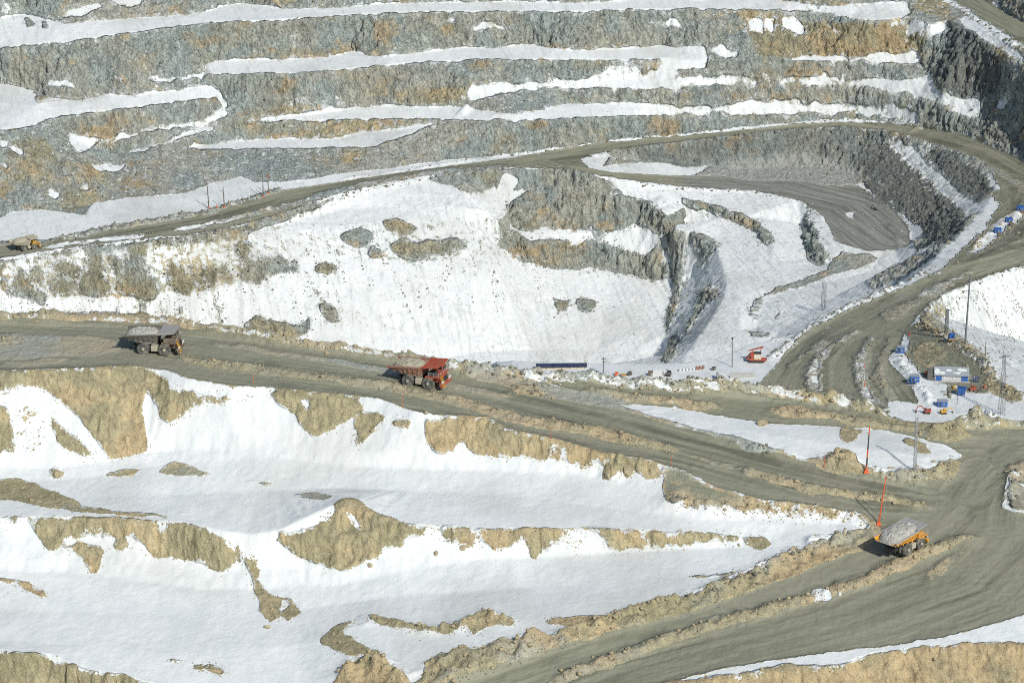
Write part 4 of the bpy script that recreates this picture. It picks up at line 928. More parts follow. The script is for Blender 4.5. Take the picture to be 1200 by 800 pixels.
MT = dict(
    tyre=mat('tyre_rubber', (0.075, 0.077, 0.075), 0.9, 0, 0.9, (0.27, 0.26, 0.21), 0.9, .2),
    steel=mat('dusty_steel', (0.10, 0.10, 0.10), 0.7, 0, 0.55),
    dark=mat('dark_steel', (0.035, 0.035, 0.037), 0.7, 0, 0.4, (0.16, 0.15, 0.12)),
    cream=mat('dusty_cream_paint', (0.50, 0.46, 0.34), 0.75, 0, 0.5, (0.42, 0.39, 0.30)), shadeb=mat('dusty_cream_body_shaded', (0.15, 0.14, 0.115), 0.8, 0, 0.5, (0.27, 0.25, 0.20)),  # second one: cream body paint with its shadow side put into the colour
    greyp=mat('grey_paint', (0.38, 0.38, 0.37), 0.6, 0, 0.4), lgrey=mat('light_grey_steel', (0.50, 0.50, 0.50), 0.5, 0.2, 0.35),
    yellow=mat('yellow_paint', (0.74, 0.40, 0.03), 0.5, 0, 0.3), orange=mat('orange_paint', (0.80, 0.38, 0.04), 0.5, 0, 0.28),
    rust=mat('rusty_dusty_paint', (0.15, 0.095, 0.05), 0.75, 0, 0.5), red=mat('red_paint', (0.50, 0.08, 0.035), 0.6, 0, 0.5, (0.30, 0.22, 0.16)), redl=mat('faded_red_paint', (0.36, 0.15, 0.10), 0.7, 0, 0.6, (0.45, 0.38, 0.30)),
    glass=mat('dark_glass', (0.02, 0.03, 0.04), 0.12, 0, 0.15, (0.2, 0.2, 0.18), 1.2, .6),
    blue=mat('blue_paint', (0.02, 0.13, 0.45), 0.55, 0, 0.28, (0.24, 0.28, 0.34)), navy=mat('navy_metal', (0.02, 0.035, 0.10), 0.5, 0, 0.2),
    white=mat('white_panel', (0.78, 0.79, 0.78), 0.6, 0, 0.25), beige=mat('beige_panel', (0.72, 0.60, 0.42), 0.7, 0, 0.3),
    roofgrey=mat('grey_roof_sheet', (0.36, 0.40, 0.43), 0.65, 0, 0.25), concrete=mat('concrete', (0.50, 0.50, 0.47), 0.9, 0, 0.35),
    snowm=mat('lying_snow', (0.80, 0.83, 0.80), 0.8, 0, 0.2, (0.66, 0.66, 0.62), 1.2, .15),
    wood=mat('weathered_wood', (0.16, 0.13, 0.10), 0.9, 0, 0.3), poleg=mat('pole_grey', (0.17, 0.18, 0.19), 0.7, 0, 0.25, (0.3, 0.3, 0.28)),
    orangered=mat('signal_orange', (0.85, 0.14, 0.04), 0.5, 0, 0.1), headl=mat('lamp_glass', (0.8, 0.8, 0.75), 0.2, 0, 0.1),
    oreg=rockmat('grey_ore', (0.34, 0.34, 0.30), (0.47, 0.46, 0.40), (0.15, 0.15, 0.13)), ores=rockmat('sandy_ore', (0.40, 0.37, 0.27), (0.52, 0.48, 0.36), (0.2, 0.18, 0.13)),
    orel=rockmat('pale_ore', (0.44, 0.43, 0.37), (0.56, 0.55, 0.48), (0.22, 0.21, 0.18)),
    rockt=rockmat('tan_rock', (0.40, 0.34, 0.21), (0.54, 0.46, 0.30), (0.17, 0.14, 0.09)), rockg=rockmat('grey_rock', (0.19, 0.185, 0.15), (0.30, 0.285, 0.22), (0.08, 0.08, 0.065)))

class MB:
    def __init__(self): self.bm = bmesh.new()
    def hexa(self, p):
        v = [self.bm.verts.new(q) for q in p]
        for f in ((0, 3, 2, 1), (4, 5, 6, 7), (0, 1, 5, 4), (1, 2, 6, 5), (2, 3, 7, 6), (3, 0, 4, 7)): self.bm.faces.new([v[i] for i in f])
        return self
    def box(self, x0, x1, y0, y1, z0, z1, tx=0.0, ty=0.0):
        return self.hexa([(x0, y0, z0), (x1, y0, z0), (x1, y1, z0), (x0, y1, z0), (x0+tx, y0+ty, z1), (x1-tx, y0+ty, z1), (x1-tx, y1-ty, z1), (x0+tx, y1-ty, z1)])
    def prism(self, prof, y0, y1, k0=1.0):
        """(x, z) outline extruded in y"""
        a = [self.bm.verts.new((x, y0, z)) for x, z in prof]; b = [self.bm.verts.new((x, y1, z)) for x, z in prof]
        n = len(prof)
        self.bm.faces.new(a); self.bm.faces.new(b[::-1])
        for i in range(n): self.bm.faces.new((a[i], b[i], b[(i+1) % n], a[(i+1) % n]))
        return self
    def tube(self, p, q, r, r2=None, n=8):
        p, q = Vector(p), Vector(q); d = q-p
        if d.length < 1e-6: return self
        m = d.to_track_quat('Z', 'Y').to_matrix(); r2 = r if r2 is None else r2
        a, b = [], []
        for i in range(n):
            t = 2*math.pi*i/n; o = Vector((math.cos(t), math.sin(t), 0))
            a.append(self.bm.verts.new(p+m@(o*r))); b.append(self.bm.verts.new(q+m@(o*r2)))
        for i in range(n): self.bm.faces.new((a[i], a[(i+1) % n], b[(i+1) % n], b[i]))
        self.bm.faces.new(a[::-1]); self.bm.faces.new(b)
        return self
    def lathe(self, prof, c, axis='Y', n=28, lug=0.0):
        """(radius, offset along the axis) profile turned round the axis"""
        rings = []
        for k, (r, o) in enumerate(prof):
            ring = []
            for i in range(n):
                t = 2*math.pi*i/n; rr = r-(lug if (i % 4 in (0, 1)) and r > prof[0][0]*0 and lug and k in (2, 3, 4) else 0)
                if axis == 'Y': co = (c[0]+rr*math.cos(t), c[1]+o, c[2]+rr*math.sin(t))
                else: co = (c[0]+rr*math.cos(t), c[1]+rr*math.sin(t), c[2]+o)
                ring.append(self.bm.verts.new(co))
            rings.append(ring)
        for a, b in zip(rings, rings[1:]):
            for i in range(n): self.bm.faces.new((a[i], a[(i+1) % n], b[(i+1) % n], b[i]))
        self.bm.faces.new(rings[0][::-1]); self.bm.faces.new(rings[-1])
        return self
    def build(self, name, m, parent=None, bevel=0.0, smooth=False):
        bm = self.bm
        bmesh.ops.recalc_face_normals(bm, faces=bm.faces)
        if bevel: bmesh.ops.bevel(bm, geom=[e for e in bm.edges if e.calc_face_angle(0) > .5], offset=bevel, segments=1, affect='EDGES', clamp_overlap=True)
        me = bpy.data.meshes.new(name); bm.to_mesh(me); bm.free()
        if smooth:
            me.polygons.foreach_set('use_smooth', np.ones(len(me.polygons), bool))
            try: me.set_sharp_from_angle(angle=math.radians(35))
            except Exception: pass
        for mm in (m if isinstance(m, (list, tuple)) else [m]): me.materials.append(MT[mm] if isinstance(mm, str) else mm)
        o = bpy.data.objects.new(name, me); C.objects.link(o)
        if parent is not None: o.parent = parent
        return o
def thing(name, label, cat, loc, rz=0.0, group=None, scale=1.0):
    o = bpy.data.objects.new(name, None); C.objects.link(o); o.location = loc; o.rotation_euler = (0, 0, rz); o.scale = (scale,)*3
    o.empty_display_size = .5
    return tag(o, label, cat, group)
def tag(o, label, cat, group=None):
    o['label'] = label; o['category'] = cat; o['kind'] = 'thing'
    if group: o['group'] = group
    return o
def mpp(p):                                  # metres that one photo pixel covers at a point
    return (Vector(p)-Vector((0, 0, CAMH))).length/F

# ---------------------------------------------------------------- haul trucks
def add_wheel(parent, x, y, r, w, side, rimm):
    h = w/2
    t = MB().lathe([(r*.62, -h*.92), (r*.90, -h), (r*.985, -h*.72), (r, 0), (r*.985, h*.72), (r*.90, h), (r*.62, h*.92)], (x, y, r), 'Y', 40, r*.035).build('wheel', 'tyre', parent, smooth=True)
    s = side
    b = MB().lathe([(r*.615, -h*.5), (r*.615, s*h*.60)] if s > 0 else [(r*.615, s*h*.60), (r*.615, h*.5)], (x, y, r), 'Y', 24)
    b.lathe([(r*.46, 0), (r*.40, s*h*.25), (r*.24, s*h*.30), (r*.2, s*h*.85), (r*.1, s*h*.95)], (x, y+s*h*.60, r), 'Y', 20)
    for k in range(10):
        a = 2*math.pi*k/10; b.tube((x+r*.52*math.cos(a), y+s*h*.58, r+r*.52*math.sin(a)), (x+r*.52*math.cos(a), y+s*h*.72, r+r*.52*math.sin(a)), .05, n=6)
    b.build('rim', rimm, t, smooth=True)
    return t

def haul_truck(near_rear, near_front, label, bodym, cabm, rimm, loadm, loadlabel, canm, side=-1, heap=1.0, ws=5.0, rustic=False, full=False, railm=None, scl=1.0, boxm=None):
    """near_rear / near_front: photo points where the two wheels of the visible side touch the ground"""
    a, b = hit(*near_rear), hit(*near_front)
    zm = min(a.z, b.z)+.1*abs(a.z-b.z); a = Vector((*map(float, unproject(*near_rear, zm)), zm)); b = Vector((*map(float, unproject(*near_front, zm)), zm))
    d = b-a; rz = math.atan2(d.y, d.x); f = Vector((math.cos(rz), math.sin(rz), 0)); l = Vector((-f.y, f.x, 0))
    base = a-l*(side*2.75*scl); base.z = zm-0.03
    root = thing('haul_truck', label, 'dump truck', base, rz, 'dump trucks on the haul roads', scl)
    WB = ws; r = 1.5
    # frame, axles
    m = MB().box(-2.4, WB+2.6, -1.25, -.65, 1.35, 2.05).box(-2.4, WB+2.6, .65, 1.25, 1.35, 2.05)
    for x in (-2.2, .9, 2.7, WB+.9): m.box(x-.25, x+.25, -.65, .65, 1.4, 1.95)
    m.tube((0, -2.6, r), (0, 2.6, r), .52, n=14).tube((WB, -2.6, r), (WB, 2.6, r), .30, n=12).tube((-.2, 0, r), (WB-1.2, 0, r+.1), .35, n=10)
    for s in (-1, 1): m.tube((1.2, s*1.5, 1.6), (2.4, s*1.5, 3.0), .2, n=10).tube((WB-.1, s*1.55, 1.5), (WB+.2, s*1.5, 3.0), .22, n=10).tube((-1.6, s*.95, 1.7), (-.6, s*1.3, 2.9), .18, n=10)
    m.build('chassis', 'dark', root, bevel=.03)
    # dump body: sloping floor, flaring side walls with ribs, headboard and canopy over the cab
    bm = MB(); tw, bw = 3.25, 2.75
    top = [(-5.0, 4.35), (-2.0, 4.55), (3.3, 4.95)]; bot = [(-4.8, 3.95), (-2.2, 3.62), (3.0, 3.15)]
    def wall(s):
        for (x0, z0), (x1, z1), (u0, w0), (u1, w1) in zip(top, top[1:], bot, bot[1:]):
            o = s*.16
            bm.hexa([(u0, s*bw-o, w0), (u1, s*bw-o, w1), (u1, s*bw, w1), (u0, s*bw, w0), (x0, s*tw-o, z0), (x1, s*tw-o, z1), (x1, s*tw, z1), (x0, s*tw, z0)])
        for t in (.05, .2, .35, .5, .65, .8, .95):
            xb = -4.6+t*7.5; xt = -4.85+t*8.0
            zb = np.interp(xb, [p[0] for p in bot], [p[1] for p in bot])+.02; zt = np.interp(xt, [p[0] for p in top], [p[1] for p in top])-.12
            bm.hexa([(xb-.13, s*(bw+.01), zb), (xb+.13, s*(bw+.01), zb), (xb+.13, s*(bw+.22), zb), (xb-.13, s*(bw+.22), zb), (xt-.13, s*(tw+.01), zt), (xt+.13, s*(tw+.01), zt), (xt+.13, s*(tw+.2), zt), (xt-.13, s*(tw+.2), zt)])
        for (x0, z0), (x1, z1) in zip(top, top[1:]):
            bm.hexa([(x0, s*tw-s*.2, z0+.004), (x1, s*tw-s*.2, z1+.004), (x1, s*tw+s*.24, z1+.004), (x0, s*tw+s*.24, z0+.004), (x0, s*tw-s*.2, z0+.2), (x1, s*tw-s*.2, z1+.2), (x1, s*tw+s*.24, z1+.2), (x0, s*tw+s*.24, z0+.2)])
    wall(-1); wall(1)
    rails = []
    for s in (-1, 1):
        rl = MB(); rails.append(rl)
        for (x0, z0), (x1, z1) in zip(top, top[1:]):
            rl.hexa([(x0, s*tw-s*.22, z0+.21), (x1, s*tw-s*.22, z1+.21), (x1, s*tw+s*.28, z1+.21), (x0, s*tw+s*.28, z0+.21), (x0, s*tw-s*.2, z0+.3), (x1, s*tw-s*.2, z1+.3), (x1, s*tw+s*.24, z1+.3), (x0, s*tw+s*.24, z0+.3)])
    for (x0, z0), (x1, z1) in zip(bot, bot[1:]): bm.hexa([(x0, -bw, z0-.2), (x1, -bw, z1-.2), (x1, bw, z1-.2), (x0, bw, z0-.2), (x0, -bw, z0-.003), (x1, -bw, z1-.003), (x1, bw, z1-.003), (x0, bw, z0-.003)])
    for x in (-3.4, -1.6, .2, 1.9):
        z0 = np.interp(x, [p[0] for p in bot], [p[1] for p in bot])-.205; bm.box(x-.15, x+.15, -bw-.1, bw+.1, z0-.28, z0)
    bm.hexa([(3.02, -bw, 3.1), (3.2, -bw, 3.1), (3.2, bw, 3.1), (3.02, bw, 3.1), (3.32, -tw, 4.96), (3.5, -tw, 4.96), (3.5, tw, 4.96), (3.32, tw, 4.96)])
    body = bm.build('dump_body', bodym, root, bevel=.03)
    MB().prism([(-4.2, 3.66), (-2.2, 3.2), (-1.9, 2.5), (2.9, 2.2), (2.95, 2.9), (2.9, 3.0), (-2.2, 3.38)], -2.2, 2.2).build('body_floor', 'dark', body, bevel=.03)  # belly coloured dark to stand for the shade under the body
    for rl in rails: rl.build('top_rail', railm or bodym, body)
    cm = MB().hexa([(3.30, -tw, 4.99), (7.5, -tw+.1, 5.45), (7.5, tw-.1, 5.45), (3.30, tw, 4.99), (3.30, -tw, 5.15), (7.5, -tw+.1, 5.62), (7.5, tw-.1, 5.62), (3.30, tw, 5.15)])
    for y in (-2.6, -1.3, 0, 1.3, 2.6): cm.hexa([(3.6, y-.12, 5.19), (7.3, y-.12, 5.60), (7.3, y+.12, 5.60), (3.6, y+.12, 5.19), (3.6, y-.12, 5.34), (7.3, y-.12, 5.76), (7.3, y+.12, 5.76), (3.6, y+.12, 5.34)])
    for s in (-1, 1): cm.hexa([(3.3, s*tw, 5.0), (7.5, s*(tw-.1), 5.46), (7.5, s*(tw-.1)-s*.15, 5.46), (3.3, s*tw-s*.15, 5.0), (3.3, s*tw, 5.5), (7.5, s*(tw-.1), 5.80), (7.5, s*(tw-.1)-s*.15, 5.80), (3.3, s*tw-s*.15, 5.5)])
    cm.build('canopy', canm, body, bevel=.02)
    # front: deck, cab, hood, bumper, ladder, rails
    MB().box(4.3, 7.7, -3.1, 3.1, 3.02, 3.18).box(4.3, 6.2, -3.1, -2.2, 2.55, 3.0).box(4.3, 6.2, 2.2, 3.1, 2.55, 3.0).build('deck', cabm, root, bevel=.02)
    cab = MB().box(5.3, 7.2, .7, 2.6, 3.2, 4.85, .1, .06).build('cab', cabm, root, bevel=.05)
    for k, (x0, x1, y0, y1) in enumerate(((7.16, 7.24, .95, 2.35), (5.6, 6.9, 2.55, 2.62), (5.6, 6.9, .70, .77))): MB().box(x0-(.0 if k else .02), x1, y0, y1, 3.85, 4.6).build('window', 'glass', cab)
    hood = MB().box(5.0, 7.95, -1.6, 1.6, 1.5, 3.0).build('hood', cabm, root, bevel=.06)
    gm = MB().box(7.96, 8.06, -1.3, 1.3, 1.65, 2.85)
    for k in range(7): gm.box(8.063, 8.11, -1.28, 1.28, 1.72+k*.16, 1.80+k*.16)
    gm.build('grille', 'dark', hood)
    MB().box(4.7, 6.6, -2.6, -.6, 3.2, 4.05).box(4.7, 5.25, .3, 2.4, 3.2, 4.2).build('control_cabinet', boxm or cabm, root, bevel=.05)
    MB().box(7.9, 8.5, -2.9, 2.9, .85, 1.45).box(7.6, 8.4, -2.8, -2.2, 1.47, 1.75).box(7.6, 8.4, 2.2, 2.8, 1.47, 1.75).build('bumper', bodym if rustic else cabm, root, bevel=.06)
    for s in (-1, 1):
        MB().tube((8.35, s*2.3, 1.95), (8.52, s*2.3, 1.95), .2, n=14).tube((8.35, s*1.85, 1.95), (8.52, s*1.85, 1.95), .2, n=14).box(8.2, 8.34, s*2.07-.55, s*2.07+.55, 1.48, 2.2).build('headlight', 'headl', root)
    lm = MB()
    for y in (-2.35, -1.75): lm.tube((8.75, y, .6), (7.8, y, 3.2), .05, n=6).tube((8.85, y, 1.4), (7.8, y, 4.1), .035, n=6)
    for k in range(8): t = k/7; lm.box(8.7-.9*t-.12, 8.7-.9*t+.12, -2.35, -1.75, .68+2.4*t, .73+2.4*t)
    lm.build('ladder', 'yellow' if not rustic else 'lgrey', root)
    rm = MB(); pts = [(5.2, -3.05), (7.65, -3.05), (7.65, -.2), (7.65, 3.05), (5.2, 3.05)]
    for (x0, y0), (x1, y1) in zip(pts, pts[1:]):
        for zz in (3.65, 4.15): rm.tube((x0, y0, zz), (x1, y1, zz), .035, n=6)
    for x, y in pts+[(6.4, -3.05), (6.4, 3.05), (7.65, -1.6), (7.65, 1.5)]: rm.tube((x, y, 3.18), (x, y, 4.15), .035, n=6)
    rm.build('handrail', 'lgrey', root)
    MB().box(1.75, 3.35, -2.95, -1.6, .95, 2.35).build('fuel_tank', 'cream', root, bevel=.12)
    MB().tube((1.8, 2.25, 1.6), (3.3, 2.25, 1.6), .6, n=18).build('hydraulic_tank', 'cream', root, smooth=True)
    MB().box(-2.75, -2.42, -1.5, 1.5, 1.2, 2.0).box(-2.8, -2.42, -.4, .4, .7, 1.2).build('rear_beam', 'dark', root, bevel=.03)
    for s in (-1, 1):
        add_wheel(root, WB, s*2.70, r, 1.05, s, rimm); add_wheel(root, 0, s*2.72, r, 1.0, s, rimm); add_wheel(root, 0, s*1.62, r, .98, s, rimm)
    # the load lies in the body
    rnd = np.random.RandomState(int(near_rear[0])); nx, ny = 44, 34; lb = bmesh.new(); G = []
    for i in range(nx+1):
        row = []
        for j in range(ny+1):
            u, v = i/nx*2-1, j/ny*2-1
            x = (-.72+u*3.85) if not full else (.2+u*5.15); y = v*(2.86 if not full else 3.02)
            zr = np.interp(x, [-4.6, -2, 3.2, 5.4], [4.3, 4.5, 4.95, 5.9])
            e = max(0.0, 1-(abs(u)**2.4+abs(v)**2.4)) if not full else max(0.0, 1-(abs(u)**(2.3 if u > 0 else 4)+abs(v)**2.6))
            z = zr-.35+heap*1.35*e**.75+.5*min(1, 2.5*e)-(0 if e > .02 else .2)
            n = float(vnoise(np.array([x*1.1+near_rear[0]]), np.array([y*1.1]), np.array([0.3]))[0])*.24+float(vnoise(np.array([x*2.7]), np.array([y*2.7+5]), np.array([near_rear[1]]))[0])*.2
            row.append(lb.verts.new((x, y, z+n*min(1, 3*e+.15))))
        G.append(row)
    for i in range(nx):
        for j in range(ny): lb.faces.new((G[i][j], G[i+1][j], G[i+1][j+1], G[i][j+1]))
    rim_ = [G[i][0] for i in range(nx+1)]+[G[nx][j] for j in range(1, ny+1)]+[G[i][ny] for i in range(nx-1, -1, -1)]+[G[0][j] for j in range(ny-1, 0, -1)]
    low = [lb.verts.new((v.co.x*.93, v.co.y*.88, float(np.interp(v.co.x, [-4.7, -2.2, 3.0], [3.85, 3.1, 2.4])) if not full else v.co.z-.12)) for v in rim_]
    for i in range(len(rim_)): lb.faces.new((rim_[i], low[i], low[(i+1) % len(rim_)], rim_[(i+1) % len(rim_)]))
    lb.faces.new(low)
    mb = MB(); mb.bm.free(); mb.bm = lb
    ld = mb.build('ore_load', loadm, None, smooth=False)
    ld.location = root.location; ld.rotation_euler = root.rotation_euler; ld.scale = root.scale
    tag(ld, loadlabel, 'load of ore')
    return root
haul_truck((168.3, 415.4), (193.3, 416.6), 'dusty cream dump truck in shadow-side colour with rusty cab and flat grey canopy', 'shadeb', 'rust', 'cream', 'orel', 'low pale grey heap of rock lying in the shadow-coloured cream truck on the left', 'greyp', heap=.45, boxm='rust')
haul_truck((478.3, 452.8), (502.7, 456.2), 'red dump truck with faded pink side walls and red canopy', 'redl', 'red', 'greyp', 'ores', 'sandy heap of rock lying in the red truck', 'red', heap=.6, boxm='dark')
haul_truck((1062.6, 650.6), (1077.4, 643.4), 'orange dump truck seen from behind, heaped full, at the lower right junction', 'orange', 'orange', 'cream', 'orel', 'large pale grey heap of rock filling the orange truck', 'greyp', heap=.9, full=True, railm='lgrey', scl=.92)
haul_truck((28.7, 294.4), (40.6, 292.2), 'small far dump truck with sandy body on the far road at the left edge', 'cream', 'yellow', 'cream', 'ores', 'sandy heap of rock in the far truck at the left edge', 'cream', heap=1.0)

HIT_MIN = 1050.0
# ---------------------------------------------------------------- blue cabins
def face_cam(p): return math.atan2(p.x, p.y)*-1
def cabin(u, v, w, h, d, rz, label, group=None, kind=0):
    p = hit(u, v); t = thing('site_cabin', label, 'cabin', (p.x, p.y, p.z-.1), rz, group)
    MB().box(-w/2, w/2, -d/2, d/2, .25, h).build('cabin_body', 'blue', t, bevel=.04)
    MB().box(-w/2-.12, w/2+.12, -d/2-.12, d/2+.12, h+.003, h+.14).build('roof', 'blue' if kind else 'roofgrey', t, bevel=.03)
    MB().box(-w/2, w/2, -d/2+.1, -d/2+.3, 0, .247).build('skid', 'dark', t); MB().box(-w/2, w/2, d/2-.3, d/2-.1, 0, .247).build('skid', 'dark', t)
    MB().box(-w*.36, -w*.36+.8, -d/2-.05, -d/2-.004, .4, min(h-.25, 2.1)).build('door', 'navy', t)
    wf = MB().box(w*.02, w*.02+.75, -d/2-.06, -d/2-.004, h*.48, h*.76).build('window', 'white', t)
    MB().box(w*.02+.1, w*.02+.65, -d/2-.075, -d/2-.063, h*.52, h*.72).build('pane', 'glass', wf)
    return t
cabin(1055.5, 413, 2.9, 2.5, 2.4, -.10, 'small blue cabin on the snow bank beside the inner edge of the bend')
cabin(1071.5, 447.5, 3.3, 2.7, 2.6, .05, 'blue cabin on the snow bank left of the grey roofed building')
cabin(1104, 475.5, 3.6, 2.2, 2.6, .0, 'low blue cabin half sunk in snow below the grey roofed building')
for (u, v, lab) in ((1169, 273, 'lowest blue cabin of the row on the snow mound at the right'), (1182, 261, 'middle blue cabin of the row on the snow mound at the right'), (1195.5, 247, 'topmost blue cabin of the row on the snow mound at the right edge')):
    cabin(u, v, 3.1, 2.3, 2.5, .06, lab, 'blue cabins on the snow mound', 1)
def drum(u, v, r, label):
    p = hit(u, v); t = thing('cable_drum', label, 'cable drum', (p.x, p.y, p.z-.05), .3, 'cable drums beside the blue cabins')
    for s in (-1, 1): MB().tube((0, s*.45, r), (0, s*.55, r), r, n=18).build('flange', 'wood', t)
    MB().tube((0, -.44, r), (0, .44, r), r*.72, n=16).build('cable_coil', 'dark', t)
drum(1171, 278, 1.15, 'wooden cable drum just below the lowest blue cabin'); drum(1185, 264.5, 1.0, 'wooden cable drum just below the middle blue cabin'); drum(1198, 251, 1.0, 'wooden cable drum just below the topmost blue cabin')
def trailer_cabin():
    p = hit(1115, 399.5); t = thing('trailer_cabin', 'blue cabin raised on a yellow wheeled chassis near the tall power pole', 'trailer', (p.x, p.y, p.z), .15)
    MB().box(-1.1, 1.1, -.9, .9, 1.15, 2.9).build('cabin_body', 'blue', t, bevel=.04)
    MB().box(-1.2, 1.2, -1.0, 1.0, 2.905, 3.0).build('roof', 'blue', t)
    MB().box(-1.3, 1.3, -.8, .8, .7, 1.145).tube((1.3, 0, .9), (2.3, 0, .6), .08).build('chassis', 'orange', t)
    for s in (-1, 1): MB().tube((0, s*.7, .42), (0, s*.95, .42), .42, n=16).build('wheel', 'tyre', t)
    MB().box(-.3, .5, -.95, -.905, 1.8, 2.5).build('window', 'glass', t)
trailer_cabin()
def bin_():
    p = hit(1127, 463); t = thing('hopper_bin', 'blue steel hopper bin narrowing downwards in the yard right of the building', 'bin', (p.x, p.y, p.z), -.2)
    MB().hexa([(-1, -.9, .5), (1, -.9, .5), (1, .9, .5), (-1, .9, .5), (-1.5, -1.25, 2.9), (1.5, -1.25, 2.9), (1.5, 1.25, 2.9), (-1.5, 1.25, 2.9)]).build('hopper', 'blue', t, bevel=.03)
    MB().box(-1.6, 1.6, -1.35, 1.35, 2.905, 3.05).build('lid', 'blue', t)
    for x in (-1, 1):
        for y in (-.8, .8): MB().tube((x, y, 0), (x, y, .6), .09).build('leg', 'dark', t)
bin_()
# ---------------------------------------------------------------- the building
def building():
    p = hit(1116, 446.5); W = 12.4; D_ = 7.5; e = 2.6; rdg = 4.4
    t = thing('workshop_building', 'low building with a snow patched grey gable roof and blue and white front', 'building', (p.x, p.y+D_/2, p.z-.2), -.09)
    wl = MB()
    wl.prism([(-D_/2, 0), (D_/2, 0), (D_/2, e), (0, rdg-.14), (-D_/2, e)], -W/2, W/2)
    for v in wl.bm.verts: x, y, z = v.co; v.co = (y, x, z)
    wl.build('wall', 'white', t, bevel=.02)
    for x0, x1, m in ((-5.9, -3.6, 'blue'), (3.6, 6.0, 'blue')): MB().box(x0, x1, -D_/2-.06, -D_/2-.004, .35, 2.15).build('door', m, t)
    for x0 in (-3.2, .4): 
        f = MB().box(x0, x0+2.9, -D_/2-.06, -D_/2-.004, .75, 2.05).build('window', 'lgrey', t)
        MB().box(x0+.15, x0+1.35, -D_/2-.075, -D_/2-.063, .9, 1.9).box(x0+1.5, x0+2.75, -D_/2-.075, -D_/2-.063, .9, 1.9).build('pane', 'white', f)
    MB().box(-W/2-.1, W/2+.1, -D_/2-.05, -D_/2-.003, 2.2, 2.56).build('fascia', 'navy', t)
    MB().box(-W/2-.4, W/2+.6, -D_/2-1.2, -D_/2-.062, -.2, .33).build('porch', 'concrete', t, bevel=.03)
    r = MB(); k = (rdg-e)/(D_/2)
    for s in (-1, 1):
        r.hexa([(-W/2-.35, s*(D_/2+.55), e-.55*k+.05), (W/2+.35, s*(D_/2+.55), e-.55*k+.05), (W/2+.35, s*.001, rdg), (-W/2-.35, s*.001, rdg), (-W/2-.35, s*(D_/2+.55), e-.55*k+.2), (W/2+.35, s*(D_/2+.55), e-.55*k+.2), (W/2+.35, s*.001, rdg+.15), (-W/2-.35, s*.001, rdg+.15)])
    rf = r.build('roof', 'roofgrey', t)
    sn = bmesh.new(); rr = random.Random(4)
    m2 = MB()
    for (x0, x1, a0, a1) in ((-6.3, -4.4, .08, .75), (-4.5, -2.4, .1, .42), (-2.2, .2, .45, .7), (0.6, 3.4, .2, .4), (2.2, 5.6, .5, .78)):
        n = 9; up, lo = [], []
        for i in range(n+1):
            q = i/n; x = x0+(x1-x0)*q; w_ = math.sin(math.pi*q)*.5+.5
            ya = a0+(a1-a0)*(.5-.5*w_)+rr.uniform(-.04, .04); yb = a0+(a1-a0)*(.5+.5*w_)+rr.uniform(-.05, .05)
            for lst, q2 in ((lo, ya), (up, yb)):
                y = -(D_/2+.5)*(1-q2); z = e-.5*k+(rdg-e+.5*k)*q2+.215
                lst.append((x, y, z))
        for i in range(n): m2.hexa([lo[i], lo[i+1], up[i+1], up[i], tuple(Vector(lo[i])+Vector((0, 0, .1))), tuple(Vector(lo[i+1])+Vector((0, 0, .1))), tuple(Vector(up[i+1])+Vector((0, 0, .1))), tuple(Vector(up[i])+Vector((0, 0, .1)))])
    sn.free(); m2.build('roof_snow', 'snowm', rf)
    a = MB().prism([(-D_/2+.3, 0), (D_/2-.5, 0), (D_/2-.5, 2.2), (0, 3.6), (-D_/2+.3, 2.2)], -W/2-2.6, -W/2-.01).build('annex', 'steel', t)
    for v in a.data.vertices: x, y, z = v.co; v.co = (y, x, z)
    MB().tube((4.2, 1.2, rdg-.6), (4.2, 1.2, rdg+1.3), .16).build('chimney', 'dark', rf)
building()
def rack():
    p = hit(1143, 448); t = thing('pipe_rack', 'dark blue grid shaped rack leaning beside the right end of the building', 'rack', (p.x, p.y, p.z), -.25)
    m = MB()
    for k in range(5): m.box(-1.3+k*.65-.06, -1.3+k*.65+.06, -.1, .1, 0, 2.3)
    m.build('upright', 'navy', t); m = MB()
    for k in range(5): m.box(-1.4, 1.4, .102, .2, .2+k*.48, .34+k*.48)
    m.build('rail', 'blue', t)
rack()
